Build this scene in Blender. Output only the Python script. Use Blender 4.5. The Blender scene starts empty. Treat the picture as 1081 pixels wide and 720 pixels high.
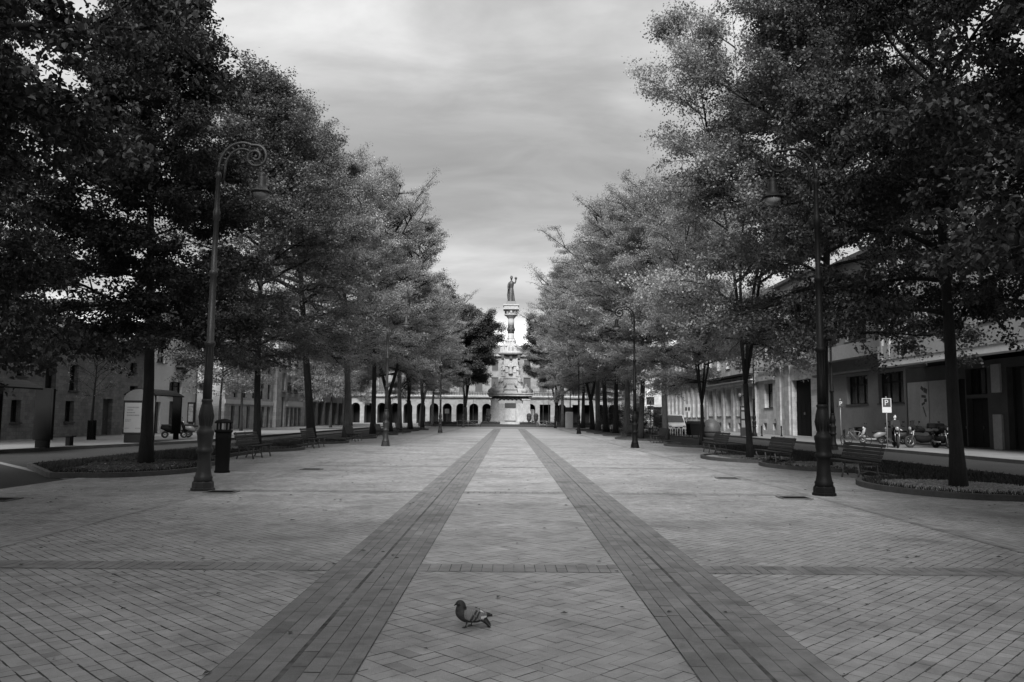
import bpy, math, random
import numpy as np
from mathutils import Vector, Matrix
random.seed(7); RNG = np.random.default_rng(7)
R = math.radians; PI = math.pi
S = bpy.context.scene
COL = S.collection
X0 = 0.13                       # axis of the promenade

# ------------------------------------------------------------------ helpers
def tag(o, label=None, cat=None, group=None, kind=None):
    if label: o['label'] = label
    if cat: o['category'] = cat
    if group: o['group'] = group
    if kind: o['kind'] = kind
    return o

def thing(name, label, cat, loc=(0, 0, 0), rz=0, group=None):
    o = bpy.data.objects.new(name, None); COL.objects.link(o)
    o.empty_display_size = .2
    o.location = loc; o.rotation_euler = (0, 0, rz)
    return tag(o, label, cat, group)

def dup(root, loc, rz, label=None, scale=None):
    r = root.copy(); COL.objects.link(r)
    r.location = loc; r.rotation_euler = (0, 0, rz)
    if scale is not None: r.scale = scale if hasattr(scale, '__len__') else (scale,) * 3
    if label: r['label'] = label
    for ch in list(root.children):
        c = ch.copy(); COL.objects.link(c); c.parent = r
        for g in list(ch.children):
            d = g.copy(); COL.objects.link(d); d.parent = c
    return r

class MB:
    """collects shapes into one mesh"""
    def __init__(s): s.v = []; s.f = []; s.sm = []; s.mi = []
    def add(s, vs, fs, smooth=False, m=0):
        b = len(s.v); s.v += [tuple(p) for p in vs]
        for f in fs: s.f.append(tuple(i + b for i in f)); s.sm.append(smooth); s.mi.append(m)
        return s
    def box(s, c, d, rz=0, rx=0, ry=0, m=0, taper=1.0):
        M = Matrix.Rotation(rz, 3, 'Z') @ Matrix.Rotation(ry, 3, 'Y') @ Matrix.Rotation(rx, 3, 'X')
        vs = []
        for z in (-1, 1):
            k = taper if z > 0 else 1
            for x, y in ((-1, -1), (1, -1), (1, 1), (-1, 1)):
                vs.append(Vector(c) + M @ Vector((x * d[0] / 2 * k, y * d[1] / 2 * k, z * d[2] / 2)))
        return s.add(vs, [(0, 3, 2, 1), (4, 5, 6, 7), (0, 1, 5, 4), (1, 2, 6, 5), (2, 3, 7, 6), (3, 0, 4, 7)], False, m)
    def bx(s, x0, x1, y0, y1, z0, z1, m=0):
        return s.box(((x0 + x1) / 2, (y0 + y1) / 2, (z0 + z1) / 2), (abs(x1 - x0), abs(y1 - y0), abs(z1 - z0)), m=m)
    def lathe(s, prof, n=20, c=(0, 0, 0), smooth=True, m=0, sx=1, sy=1, rot=0):
        vs = []; fs = []
        for r, z in prof:
            for k in range(n):
                a = 2 * PI * k / n + rot
                vs.append((c[0] + r * sx * math.cos(a), c[1] + r * sy * math.sin(a), c[2] + z))
        for i in range(len(prof) - 1):
            for k in range(n):
                k2 = (k + 1) % n
                fs.append((i * n + k, i * n + k2, (i + 1) * n + k2, (i + 1) * n + k))
        fs.append(tuple(reversed(range(n)))); b = (len(prof) - 1) * n
        fs.append(tuple(range(b, b + n)))
        return s.add(vs, fs, smooth, m)
    def tube(s, pts, rad, n=8, smooth=True, m=0, flat=1.0):
        pts = [Vector(p) for p in pts]
        if not hasattr(rad, '__len__'): rad = [rad] * len(pts)
        vs = []; fs = []; prev = None
        for i, p in enumerate(pts):
            t = (pts[min(i + 1, len(pts) - 1)] - pts[max(i - 1, 0)]).normalized()
            if prev is None:
                u = t.cross(Vector((0, 0, 1)))
                if u.length < .05: u = t.cross(Vector((0, 1, 0)))
                u.normalize()
            else:
                u = (prev - t * prev.dot(t)).normalized()
            prev = u; w = t.cross(u)
            for k in range(n):
                a = 2 * PI * k / n
                vs.append(p + (u * math.cos(a) + w * math.sin(a) * flat) * rad[i])
        for i in range(len(pts) - 1):
            for k in range(n):
                k2 = (k + 1) % n
                fs.append((i * n + k, i * n + k2, (i + 1) * n + k2, (i + 1) * n + k))
        fs.append(tuple(reversed(range(n)))); b = (len(pts) - 1) * n
        fs.append(tuple(range(b, b + n)))
        return s.add(vs, fs, smooth, m)
    def ball(s, c, r, n=12, m=0):
        rr = r if hasattr(r, '__len__') else (r, r, r)
        k = max(5, n // 2 + 1)
        prof = [(max(1e-4, math.sin(PI * i / k)), -math.cos(PI * i / k)) for i in range(k + 1)]
        b = len(s.v); s.lathe(prof, n, (0, 0, 0), True, m)
        for i in range(b, len(s.v)):
            x, y, z = s.v[i]; s.v[i] = (c[0] + x * rr[0], c[1] + y * rr[1], c[2] + z * rr[2])
        return s
    def torus(s, c, R1, r, axis='x', n=24, k=8, m=0):
        vs = []; fs = []
        for i in range(n):
            a = 2 * PI * i / n
            for j in range(k):
                b = 2 * PI * j / k
                q = R1 + r * math.cos(b); h = r * math.sin(b)
                p = (h, q * math.cos(a), q * math.sin(a)) if axis == 'x' else ((q * math.cos(a), h, q * math.sin(a)) if axis == 'y' else (q * math.cos(a), q * math.sin(a), h))
                vs.append((c[0] + p[0], c[1] + p[1], c[2] + p[2]))
        for i in range(n):
            for j in range(k):
                fs.append((i * k + j, ((i + 1) % n) * k + j, ((i + 1) % n) * k + (j + 1) % k, i * k + (j + 1) % k))
        return s.add(vs, fs, True, m)
    def prism(s, outline, z0, z1, axis='z', m=0):
        n = len(outline)
        def P(a, b, c): return (a, b, c) if axis == 'z' else ((c, a, b) if axis == 'x' else (a, c, b))
        vs = [P(a, b, z0) for a, b in outline] + [P(a, b, z1) for a, b in outline]
        fs = [tuple(reversed(range(n))), tuple(range(n, 2 * n))] + [(i, (i + 1) % n, n + (i + 1) % n, n + i) for i in range(n)]
        return s.add(vs, fs, False, m)
    def build(s, name, mats, parent=None, bevel=0, remesh=0):
        me = bpy.data.meshes.new(name); me.from_pydata(s.v, [], s.f)
        if not isinstance(mats, (list, tuple)): mats = [mats]
        for m in mats: me.materials.append(m)
        me.polygons.foreach_set('use_smooth', s.sm); me.polygons.foreach_set('material_index', s.mi)
        me.update()
        o = bpy.data.objects.new(name, me); COL.objects.link(o)
        if parent is not None: o.parent = parent
        if remesh:
            md = o.modifiers.new('remesh', 'REMESH'); md.mode = 'VOXEL'; md.voxel_size = remesh; md.use_smooth_shade = True
            sm = o.modifiers.new('smooth', 'SMOOTH'); sm.factor = .5; sm.iterations = 3
        if bevel:
            bv = o.modifiers.new('bevel', 'BEVEL'); bv.width = bevel; bv.segments = 2; bv.limit_method = 'ANGLE'
        return o

def quads_obj(name, V, mat, parent=None, tint=None, obj=True):
    """V: (N,4,3) array of quads -> one mesh; tint: per-face float"""
    N = len(V)
    me = bpy.data.meshes.new(name)
    me.vertices.add(N * 4); me.vertices.foreach_set('co', np.ascontiguousarray(V, dtype=np.float32).ravel())
    me.loops.add(N * 4); me.loops.foreach_set('vertex_index', np.arange(N * 4, dtype=np.int32))
    me.polygons.add(N); me.polygons.foreach_set('loop_start', np.arange(0, N * 4, 4, dtype=np.int32))
    me.polygons.foreach_set('loop_total', np.full(N, 4, dtype=np.int32))
    if tint is not None:
        a = me.attributes.new('tint', 'FLOAT', 'FACE'); a.data.foreach_set('value', np.asarray(tint, dtype=np.float32))
    me.materials.append(mat); me.update(calc_edges=True)
    if not obj: return me
    o = bpy.data.objects.new(name, me); COL.objects.link(o)
    if parent is not None: o.parent = parent
    return o

# ------------------------------------------------------------------ materials (all greys: the photograph is black and white)
def mat(name, base, rough=.75, var=.25, scale=3.0, bump=0.0, bscale=40, spec=.3, metal=0, tint=0, detail=6, fine=0, spots=0, stretch=None, objrand=0, stain=0):
    m = bpy.data.materials.new(name); m.use_nodes = True
    nt = m.node_tree; N = nt.nodes; L = nt.links; B = N['Principled BSDF']
    B.inputs['Roughness'].default_value = rough; B.inputs['Metallic'].default_value = metal
    B.inputs['Specular IOR Level'].default_value = spec
    tc = N.new('ShaderNodeTexCoord'); src = tc.outputs['Object']
    if stretch:
        mp = N.new('ShaderNodeMapping'); mp.inputs['Scale'].default_value = stretch
        L.new(src, mp.inputs['Vector']); src = mp.outputs['Vector']
    def math_(op, a, b):
        n = N.new('ShaderNodeMath'); n.operation = op
        for i, q in enumerate((a, b)):
            if isinstance(q, (int, float)): n.inputs[i].default_value = q
            else: L.new(q, n.inputs[i])
        return n.outputs[0]
    nz = N.new('ShaderNodeTexNoise'); nz.inputs['Scale'].default_value = scale; nz.inputs['Detail'].default_value = detail
    nz.inputs['Roughness'].default_value = .62
    L.new(src, nz.inputs['Vector'])
    mr = N.new('ShaderNodeMapRange'); L.new(nz.outputs['Fac'], mr.inputs['Value'])
    mr.inputs['From Min'].default_value = .25; mr.inputs['From Max'].default_value = .75
    mr.inputs['To Min'].default_value = 1 - var; mr.inputs['To Max'].default_value = 1 + var
    v = math_('MULTIPLY', mr.outputs['Result'], base)
    if fine:
        n2 = N.new('ShaderNodeTexNoise'); n2.inputs['Scale'].default_value = scale * 9; n2.inputs['Detail'].default_value = 4
        L.new(src, n2.inputs['Vector'])
        m2 = N.new('ShaderNodeMapRange'); L.new(n2.outputs['Fac'], m2.inputs['Value'])
        m2.inputs['From Min'].default_value = .3; m2.inputs['From Max'].default_value = .7
        m2.inputs['To Min'].default_value = 1 - fine; m2.inputs['To Max'].default_value = 1 + fine
        v = math_('MULTIPLY', v, m2.outputs['Result'])
    if stain:
        for sc_, lo_, hi_, k_ in ((.8, .52, .66, 1 - stain), (2.7, .56, .70, 1 - stain * .8), (1.3, .60, .72, 1 + stain * .9)):
            n3 = N.new('ShaderNodeTexNoise'); n3.inputs['Scale'].default_value = sc_; n3.inputs['Detail'].default_value = 8; n3.inputs['Roughness'].default_value = .65
            ad = N.new('ShaderNodeVectorMath'); ad.inputs[1].default_value = (sc_ * 7, 3.1, 0); L.new(src, ad.inputs[0]); L.new(ad.outputs[0], n3.inputs['Vector'])
            m5 = N.new('ShaderNodeMapRange'); L.new(n3.outputs['Fac'], m5.inputs['Value']); m5.inputs['From Min'].default_value = lo_; m5.inputs['From Max'].default_value = hi_
            m5.inputs['To Min'].default_value = 1; m5.inputs['To Max'].default_value = k_; v = math_('MULTIPLY', v, m5.outputs['Result'])
    if spots:
        vo = N.new('ShaderNodeTexVoronoi'); vo.inputs['Scale'].default_value = spots; L.new(src, vo.inputs['Vector'])
        m3 = N.new('ShaderNodeMapRange'); L.new(vo.outputs['Distance'], m3.inputs['Value'])
        m3.inputs['From Min'].default_value = .012; m3.inputs['From Max'].default_value = .022
        m3.inputs['To Min'].default_value = .45; m3.inputs['To Max'].default_value = 1
        v = math_('MULTIPLY', v, m3.outputs['Result'])
    if tint:
        at = N.new('ShaderNodeAttribute'); at.attribute_name = 'tint'
        v = math_('MULTIPLY', v, at.outputs['Fac'])
    if objrand:
        oi = N.new('ShaderNodeObjectInfo'); m4 = N.new('ShaderNodeMapRange'); L.new(oi.outputs['Random'], m4.inputs['Value'])
        m4.inputs['To Min'].default_value = 1 - objrand; m4.inputs['To Max'].default_value = 1 + objrand
        v = math_('MULTIPLY', v, m4.outputs['Result'])
    cb = N.new('ShaderNodeCombineColor')
    for i in range(3): L.new(v, cb.inputs[i])
    L.new(cb.outputs[0], B.inputs['Base Color'])
    if bump:
        bn = N.new('ShaderNodeTexNoise'); bn.inputs['Scale'].default_value = bscale; bn.inputs['Detail'].default_value = 6
        L.new(src, bn.inputs['Vector'])
        bp = N.new('ShaderNodeBump'); bp.inputs['Strength'].default_value = bump; bp.inputs['Distance'].default_value = .02
        L.new(bn.outputs['Fac'], bp.inputs['Height']); L.new(bp.outputs['Normal'], B.inputs['Normal'])
    return m

def leaf_mat(name, base, trans=.3):
    m = mat(name, base, rough=.55, var=.25, scale=.35, spec=.35, tint=1, detail=3)
    nt = m.node_tree; N = nt.nodes; L = nt.links; B = N['Principled BSDF']; out = N['Material Output']
    t = N.new('ShaderNodeBsdfTranslucent'); mx = N.new('ShaderNodeMixShader'); mx.inputs[0].default_value = trans
    L.new(B.inputs['Base Color'].links[0].from_socket, t.inputs['Color'])
    L.new(B.outputs[0], mx.inputs[1]); L.new(t.outputs[0], mx.inputs[2]); L.new(mx.outputs[0], out.inputs['Surface'])
    return m

def stone_mat(name, base, w=.6, h=.3, mortar=.6, var=.25):
    """coursed stone / masonry in the facade plane (object x,z)"""
    m = mat(name, base, rough=.9, var=var, scale=1.3, bump=.35, bscale=14, fine=.15)
    nt = m.node_tree; N = nt.nodes; L = nt.links; B = N['Principled BSDF']
    tc = N.new('ShaderNodeTexCoord'); sp = N.new('ShaderNodeSeparateXYZ'); L.new(tc.outputs['Object'], sp.inputs[0])
    ad = N.new('ShaderNodeMath'); ad.operation = 'ADD'; L.new(sp.outputs['X'], ad.inputs[0]); L.new(sp.outputs['Y'], ad.inputs[1])
    cb = N.new('ShaderNodeCombineXYZ'); L.new(ad.outputs[0], cb.inputs['X']); L.new(sp.outputs['Z'], cb.inputs['Y'])
    br = N.new('ShaderNodeTexBrick'); br.inputs['Scale'].default_value = 1
    br.inputs['Brick Width'].default_value = w; br.inputs['Row Height'].default_value = h
    br.inputs['Mortar Size'].default_value = .012; br.inputs['Mortar Smooth'].default_value = .4
    br.inputs['Color1'].default_value = (.8, .8, .8, 1); br.inputs['Color2'].default_value = (1.15, 1.15, 1.15, 1)
    br.inputs['Mortar'].default_value = (mortar,) * 3 + (1,)
    L.new(cb.outputs[0], br.inputs['Vector'])
    src = B.inputs['Base Color'].links[0].from_socket
    mx = N.new('ShaderNodeMix'); mx.data_type = 'RGBA'; mx.blend_type = 'MULTIPLY'; mx.inputs['Factor'].default_value = 1
    L.new(src, mx.inputs[6]); L.new(br.outputs['Color'], mx.inputs[7]); L.new(mx.outputs[2], B.inputs['Base Color'])
    return m

M = {}
M['brick'] = mat('paver', .25, .8, .3, .38, .25, 60, tint=1, fine=.14, spots=1.4, stain=.27)
M['brick_far'] = mat('paver_far', .235, .8, .2, .35, .1, 30, fine=.06, stain=.15)
M['brick_dark'] = mat('dark_paver', .15, .78, .2, .6, .25, 60, tint=1, fine=.14, spots=1.4, stain=.27)
M['mortar'] = mat('joint', .075, .95, .75, 1.1, fine=.4)
M['asphalt'] = mat('asphalt', .018, .92, .25, .4, .3, 120, fine=.15)
M['sidewalk'] = mat('sidewalk', .14, .85, .2, .5, .15, 50, fine=.1)
M['kerb'] = mat('kerb_stone', .06, .85, .3, 1.5, .3, 40, fine=.15)
M['soil'] = mat('soil', .012, .98, .4, 1.2, .5, 30, fine=.3)
M['grass'] = mat('grass_blade', .02, .7, .3, .6, tint=1)
M['gravel'] = mat('gravel', .32, .9, .4, 6, tint=1)
M['gravel_bed'] = mat('gravel_bed', .26, .95, .5, 7, .8, 60, fine=.35)
M['iron'] = mat('cast_iron', .005, .6, .25, 5, .12, 30, spec=.12, fine=.15)
M['iron2'] = mat('cast_iron_grey', .024, .5, .25, 5, .12, 30, spec=.3, fine=.15)
M['glass'] = mat('lamp_glass', .15, .2, .1, 3, spec=.5)
M['wood'] = mat('bench_slat', .025, .6, .35, 2.5, .2, 20, stretch=(6, 1, 6), fine=.2)
M['bench_leg'] = mat('bench_iron', .07, .5, .2, 6)
M['bark'] = mat('bark', .018, .95, .4, 4, .9, 18, stretch=(3, 3, .6), fine=.3)
M['bark2'] = mat('pale_bark', .075, .95, .4, 3, .8, 14, stretch=(3, 3, .8), fine=.3)
M['leaf_dark'] = leaf_mat('leaf_dark', .032, .25)  # dark species; edge-of-view darkening of the near crowns is also in this colour
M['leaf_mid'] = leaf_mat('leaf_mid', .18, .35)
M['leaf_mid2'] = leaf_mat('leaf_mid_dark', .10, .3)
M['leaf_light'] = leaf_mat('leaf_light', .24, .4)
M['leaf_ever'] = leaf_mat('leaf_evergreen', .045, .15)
M['pane'] = mat('window_glass', .02, .12, .2, 1, spec=.6)
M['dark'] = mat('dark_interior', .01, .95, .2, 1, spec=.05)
M['frame_dark'] = mat('dark_frame', .02, .85, .2, 3, spec=.08)
M['frame_white'] = mat('white_frame', .5, .6, .1, 3)
M['shutter'] = mat('dark_shutter', .05, .7, .2, 2, stretch=(1, 1, 12))
M['stone_rough'] = stone_mat('rubble_stone', .16, .45, .22, .75, .35)
M['stone_pale'] = stone_mat('pale_ashlar', .33, .9, .45, .8)
M['stone_mid'] = stone_mat('buff_ashlar', .42, 1.2, .5, .85)
M['palace_stone'] = stone_mat('palace_ashlar', .17, 1.1, .5, .85)
M['igloo'] = mat('bin_shell', .06, .5, .15, 2)
M['plaster'] = mat('white_plaster', .5, .9, .12, .7, .1, 20, fine=.06)
M['plaster_grey'] = mat('grey_plaster', .16, .9, .2, .6, .1, 20, fine=.08)
M['shop_shade'] = mat('shaded_shopfront', .045, .6, .3, .8, .1, 20, fine=.1)  # shade under the overhanging floors is put into this wall colour
M['plaster_mid'] = mat('buff_plaster', .27, .9, .15, .6, .1, 20, fine=.08)
M['roof'] = mat('roof_tile', .06, .85, .35, 1.5, .4, 10, stretch=(1, 6, 6))
M['slate'] = mat('roof_slate', .07, .7, .2, 1.5, .2, 10)
M['marble'] = mat('monument_stone', .29, .85, .28, .7, .25, 8, fine=.15, stretch=(1, 1, .5))
M['marble_dk'] = mat('dark_stone', .06, .85, .35, .9, .25, 8, fine=.2)  # darker stone for the garland, corbels and urn feet
M['bronze'] = mat('bronze', .025, .5, .3, 2, .2, 6, metal=0, spec=.5)
M['black'] = mat('black_paint', .007, .8, .1, 3, spec=.1)
M['paper2'] = mat('pale_paint', .22, .4, .05, 3, spec=.4)
M['white'] = mat('white_paint', .38, .4, .05, 3, spec=.5)
M['grey'] = mat('grey_metal', .12, .45, .1, 3, spec=.5)
M['paper'] = mat('poster_paper', .10, .6, .05, 3)
M['banner'] = mat('banner', .3, .8, .25, 1.5)
M['ink'] = mat('ink', .03, .7, .1, 3)
M['rubber'] = mat('rubber', .015, .85, .1, 4)
M['chrome'] = mat('chrome', .2, .35, .05, 3, metal=.8)
M['skin'] = mat('skin', .38, .6, .05, 3)
M['cloth'] = mat('dark_cloth', .02, .9, .15, 6)

# ------------------------------------------------------------------ camera
cam = bpy.data.cameras.new('camera'); co = bpy.data.objects.new('camera', cam); COL.objects.link(co)
cam.sensor_width = 36; cam.lens = 36 * 841 / 1081; cam.clip_end = 3000; cam.clip_start = .05
co.location = (0, 0, 1.65)
co.rotation_euler = (Matrix.Rotation(R(-.2), 3, 'Z') @ Matrix.Rotation(R(95.4), 3, 'X') @ Matrix.Rotation(R(.5), 3, 'Z')).to_euler()
S.camera = co

# ------------------------------------------------------------------ sky and light
SUN_EL, SUN_AZ = R(38), R(187)          # azimuth clockwise from +y: behind the camera, a little to the left
def make_sky():
    w = bpy.data.worlds.new('World'); S.world = w; w.use_nodes = True
    nt = w.node_tree; N = nt.nodes; L = nt.links; bg = N['Background']
    def mth(op, a, b=None, c=None, clamp=False):
        n = N.new('ShaderNodeMath'); n.operation = op; n.use_clamp = clamp
        for i, q in enumerate((a, b, c)):
            if q is None: continue
            if isinstance(q, (int, float)): n.inputs[i].default_value = q
            else: L.new(q, n.inputs[i])
        return n.outputs[0]
    def mapr(v, a, b, c, d, smooth=True):
        n = N.new('ShaderNodeMapRange'); n.interpolation_type = 'SMOOTHSTEP' if smooth else 'LINEAR'
        L.new(v, n.inputs['Value'])
        for k, q in zip(('From Min', 'From Max', 'To Min', 'To Max'), (a, b, c, d)): n.inputs[k].default_value = q
        return n.outputs['Result']
    sky = N.new('ShaderNodeTexSky'); sky.sky_type = 'NISHITA'; sky.sun_disc = False
    sky.sun_elevation = SUN_EL; sky.sun_rotation = SUN_AZ
    bw = N.new('ShaderNodeRGBToBW'); L.new(sky.outputs[0], bw.inputs[0])
    tc = N.new('ShaderNodeTexCoord'); sp = N.new('ShaderNodeSeparateXYZ'); L.new(tc.outputs['Generated'], sp.inputs[0])
    z = mth('MAXIMUM', sp.outputs['Z'], 0.0)
    den = mth('ADD', z, .22)
    cb = N.new('ShaderNodeCombineXYZ')
    L.new(mth('DIVIDE', sp.outputs['X'], den), cb.inputs[0]); L.new(mth('DIVIDE', sp.outputs['Y'], den), cb.inputs[1])
    mp = N.new('ShaderNodeMapping'); mp.inputs['Scale'].default_value = (.75, 1.5, 1); mp.inputs['Rotation'].default_value = (0, 0, R(-14)); mp.inputs['Location'].default_value = (1.7, .6, 0)
    L.new(cb.outputs[0], mp.inputs[0])
    nz = N.new('ShaderNodeTexNoise'); nz.inputs['Scale'].default_value = 1.1; nz.inputs['Detail'].default_value = 7; nz.inputs['Roughness'].default_value = .52
    nz.inputs['Distortion'].default_value = .35
    L.new(mp.outputs[0], nz.inputs['Vector'])
    n2 = N.new('ShaderNodeTexNoise'); n2.inputs['Scale'].default_value = 3.2; n2.inputs['Detail'].default_value = 6; n2.inputs['Roughness'].default_value = .55; n2.inputs['Distortion'].default_value = .5
    L.new(mp.outputs[0], n2.inputs['Vector'])
    lump = mapr(n2.outputs['Fac'], .28, .72, .84, 1.16)
    cl = mapr(nz.outputs['Fac'], .3, .70, .53, 1.12)            # cloud deck, light and dark bands
    # an overcast dome is about three times brighter overhead than low down
    dome = mapr(z, .10, .95, .92, 2.0, True)
    cl = mth('MULTIPLY', mth('MULTIPLY', cl, lump), dome)
    # bright break under the deck, low over the far end
    edge = mth('ADD', z, mth('MULTIPLY', mth('SUBTRACT', nz.outputs['Fac'], .5), .05))
    hz = mapr(edge, .080, .145, 1.0, 0.0)
    ahead = mapr(sp.outputs['Y'], .2, .9, 0.0, 1.0)
    cl = mth('ADD', cl, mth('MULTIPLY', mth('MULTIPLY', hz, ahead), 2.0))
    tot = mth('ADD', mth('MULTIPLY', bw.outputs[0], .05), cl)
    c2 = N.new('ShaderNodeCombineColor')
    for i in range(3): L.new(tot, c2.inputs[i])
    L.new(c2.outputs[0], bg.inputs['Color']); bg.inputs['Strength'].default_value = .1
make_sky()
sl = bpy.data.lights.new('sun', 'SUN'); so = bpy.data.objects.new('sun', sl); COL.objects.link(so)
sl.energy = 1.5; sl.angle = R(25); sl.color = (1, 1, 1)
sd = Vector((math.sin(SUN_AZ) * math.cos(SUN_EL), math.cos(SUN_AZ) * math.cos(SUN_EL), math.sin(SUN_EL)))
so.rotation_euler = sd.to_track_quat('Z', 'Y').to_euler(); so.location = sd * 60
S.view_settings.view_transform = 'Standard'; S.view_settings.look = 'None'
S.view_settings.exposure = 2.5; S.view_settings.gamma = 1; S.view_settings.use_curve_mapping = False
S.render.engine = 'CYCLES'; S.cycles.use_denoising = True; S.cycles.max_bounces = 6; S.cycles.diffuse_bounces = 3; S.cycles.transparent_max_bounces = 4

# ------------------------------------------------------------------ ground and paving
def sheet(name, pts, z, m, kind='structure'):
    b = MB(); b.add([(x, y, z) for x, y in pts], [tuple(range(len(pts)))])
    return tag(b.build(name, m), kind=kind)

sheet('ground', [(-900, -300), (900, -300), (900, 1500), (-900, 1500)], -.02, M['asphalt'])
sheet('promenade', [(-10.9, -30), (10.9, -30), (10.9, 60.15), (-10.9, 60.15)], 0, M['mortar'])
sheet('promenade_far_end', [(-10.9, 60.15), (10.9, 60.15), (10.9, 104), (-10.9, 104)], .003, M['brick_far'])
sheet('monument_square', [(-40, 104), (40, 104), (40, 172), (-40, 172)], -.001, M['sidewalk'])

def bricks(cx, cy, hx, hy, ang, z, jit=.0007):
    n = len(cx); c, s = np.cos(ang), np.sin(ang)
    out = np.zeros((n, 4, 3))
    tx = RNG.normal(0, .005, n); ty = RNG.normal(0, .005, n); dz = RNG.normal(0, jit, n)
    for k, (a, b) in enumerate(((-1, -1), (1, -1), (1, 1), (-1, 1))):
        lx, ly = a * hx, b * hy
        out[:, k, 0] = cx + lx * c - ly * s; out[:, k, 1] = cy + lx * s + ly * c
        out[:, k, 2] = z + np.maximum(-.002, dz + lx * tx + ly * ty)
    return out
def tints(n, sd=.10):
    t = np.clip(RNG.normal(1, sd, n), .65, 1.35); k = RNG.random(n)
    t[k < .012] *= .78; t[k > .985] *= 1.15
    return t

BW, BL = .1115, .223
def running(x0, x1, y0, y1, ang, jw=.0042, jl=.0014, BL=.112):
    """running bond rows along direction ang, clipped by brick centre"""
    r = math.hypot(x1 - x0, y1 - y0) / 2 + 1; mx, my = (x0 + x1) / 2, (y0 + y1) / 2
    rows = np.arange(-int(r / BW), int(r / BW) + 1); cols = np.arange(-int(r / BL), int(r / BL) + 1)
    RR, CC = np.meshgrid(rows, cols, indexing='ij')
    off = RNG.uniform(-.2, .2, len(rows))[:, None] * BL + (RR % 2) * BL / 2
    u = CC * BL + off; v = RR * BW
    c, s = math.cos(ang), math.sin(ang)
    X = mx + u * c - v * s; Y = my + u * s + v * c
    k = (X > x0) & (X < x1) & (Y > y0) & (Y < y1)
    n = k.sum()
    return bricks(X[k], Y[k], BL / 2 - jl, BW / 2 - np.abs(RNG.normal(jw, .0022, n)), ang, .004)
def basket(x0, x1, y0, y1):
    """basket weave of brick pairs, turned 45 degrees"""
    r = math.hypot(x1 - x0, y1 - y0) / 2 + 1; mx, my = (x0 + x1) / 2, (y0 + y1) / 2
    n = int(r / BL); I, J = np.meshgrid(np.arange(-n, n), np.arange(-n, n), indexing='ij'); out = []
    for hor in (True, False):
        k = ((I + J) % 2 == 0) == hor
        for h in (-.25, .25):
            u = (I[k] + (0 if hor else h)) * BL; v = (J[k] + (h if hor else 0)) * BL; c = math.sqrt(.5)
            X = mx + (u - v) * c; Y = my + (u + v) * c
            q = (X > x0) & (X < x1) & (Y > y0) & (Y < y1); nn = q.sum()
            ea = np.abs(RNG.normal(.0034, .0012, nn)); eb = np.abs(RNG.normal(.0018, .0008, nn))
            out.append(bricks(X[q], Y[q], (BL if hor else BW) / 2 - (ea if hor else eb), (BW if hor else BL) / 2 - (eb if hor else ea), PI / 4, .004))
    return np.concatenate(out)

LI, LO = X0 - 1.09, X0 - 2.02      # left strip edges
RI, RO = X0 + 1.09, X0 + 2.02
BAND = 6.3                         # lamp line band begins
V = np.concatenate([
    running(X0 - BAND - .1, LO + .1, -6, 60.1, -PI / 4), running(RO - .1, X0 + BAND + .1, -6, 60.1, PI / 4),
    basket(LI - .1, RI + .1, -6, 60.1),
    running(-10.9, X0 - BAND - .35, -6, 60.1, PI / 2), running(X0 + BAND + .35, 10.9, -6, 60.1, PI / 2)])
tag(quads_obj('paving', V, M['brick'], tint=tints(len(V), .045)), kind='structure')

def strip(xa, xb):
    sheet('paving_strip_bed', [(xa - .004, -6), (xb + .004, -6), (xb + .004, 103.9), (xa - .004, 103.9)], .0086, M['mortar'])
    rows = 8; gap = .028; w = (xb - xa - gap) / rows; vs = []
    for i in range(rows):
        cx = xa + w * (i + .5) + (gap if i >= rows // 2 else 0)
        n = int(109 / .33); cy = -6 + (np.arange(n) + .5 * (i % 2) + RNG.uniform(-.2, .2)) * .33
        cy = cy[cy < 103.7]; n = len(cy)
        vs.append(bricks(np.full(n, cx), cy, w / 2 - np.abs(RNG.normal(.0035, .001, n)), .165 - .002, 0, .0112))
    q = np.concatenate(vs); tag(quads_obj('paving_strip', q, M['brick_dark'], tint=tints(len(q), .07)), kind='structure')
strip(LO, LI); strip(RI, RO)

def cross_bands():
    vs = []; P = 8.62
    for k in range(0, 12):
        y = P * k + .02
        sheet('paving_band_bed', [(X0 - BAND, y + .006), (X0 + BAND, y + .006), (X0 + BAND, y + .434), (X0 - BAND, y + .434)], .0066, M['mortar'])
        for a, b in ((X0 - BAND, LO), (LI, RI), (RO, X0 + BAND)):
            n = int(round((b - a) / .112)); w = (b - a) / n
            cx = a + w * (np.arange(n) + .5)
            for r in (0, 1):
                vs.append(bricks(cx, np.full(n, y + .11 + .22 * r), w / 2 - np.abs(RNG.normal(.004, .002, n)), .1085, 0, .0085))
    for s in (-1, 1):
        xa = X0 + s * (BAND + .22)
        sheet('paving_band_bed', [(xa - .22, -6), (xa + .22, -6), (xa + .22, 103.9), (xa - .22, 103.9)], .0076, M['mortar'])
        for i in range(4):
            n = int(109 / .223); cy = -6 + (np.arange(n) + .5 * (i % 2)) * .223; n = len(cy)
            vs.append(bricks(np.full(n, xa - .168 + .112 * i), cy, .0535, .109, 0, .0098))
    q = np.concatenate(vs); f = np.where(np.abs(q[:, 0, 0] - X0) > BAND, 1.5, 1.2); tag(quads_obj('paving_band', q, M['brick_dark'], tint=tints(len(q), .06) * f), kind='structure')
cross_bands()

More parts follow.
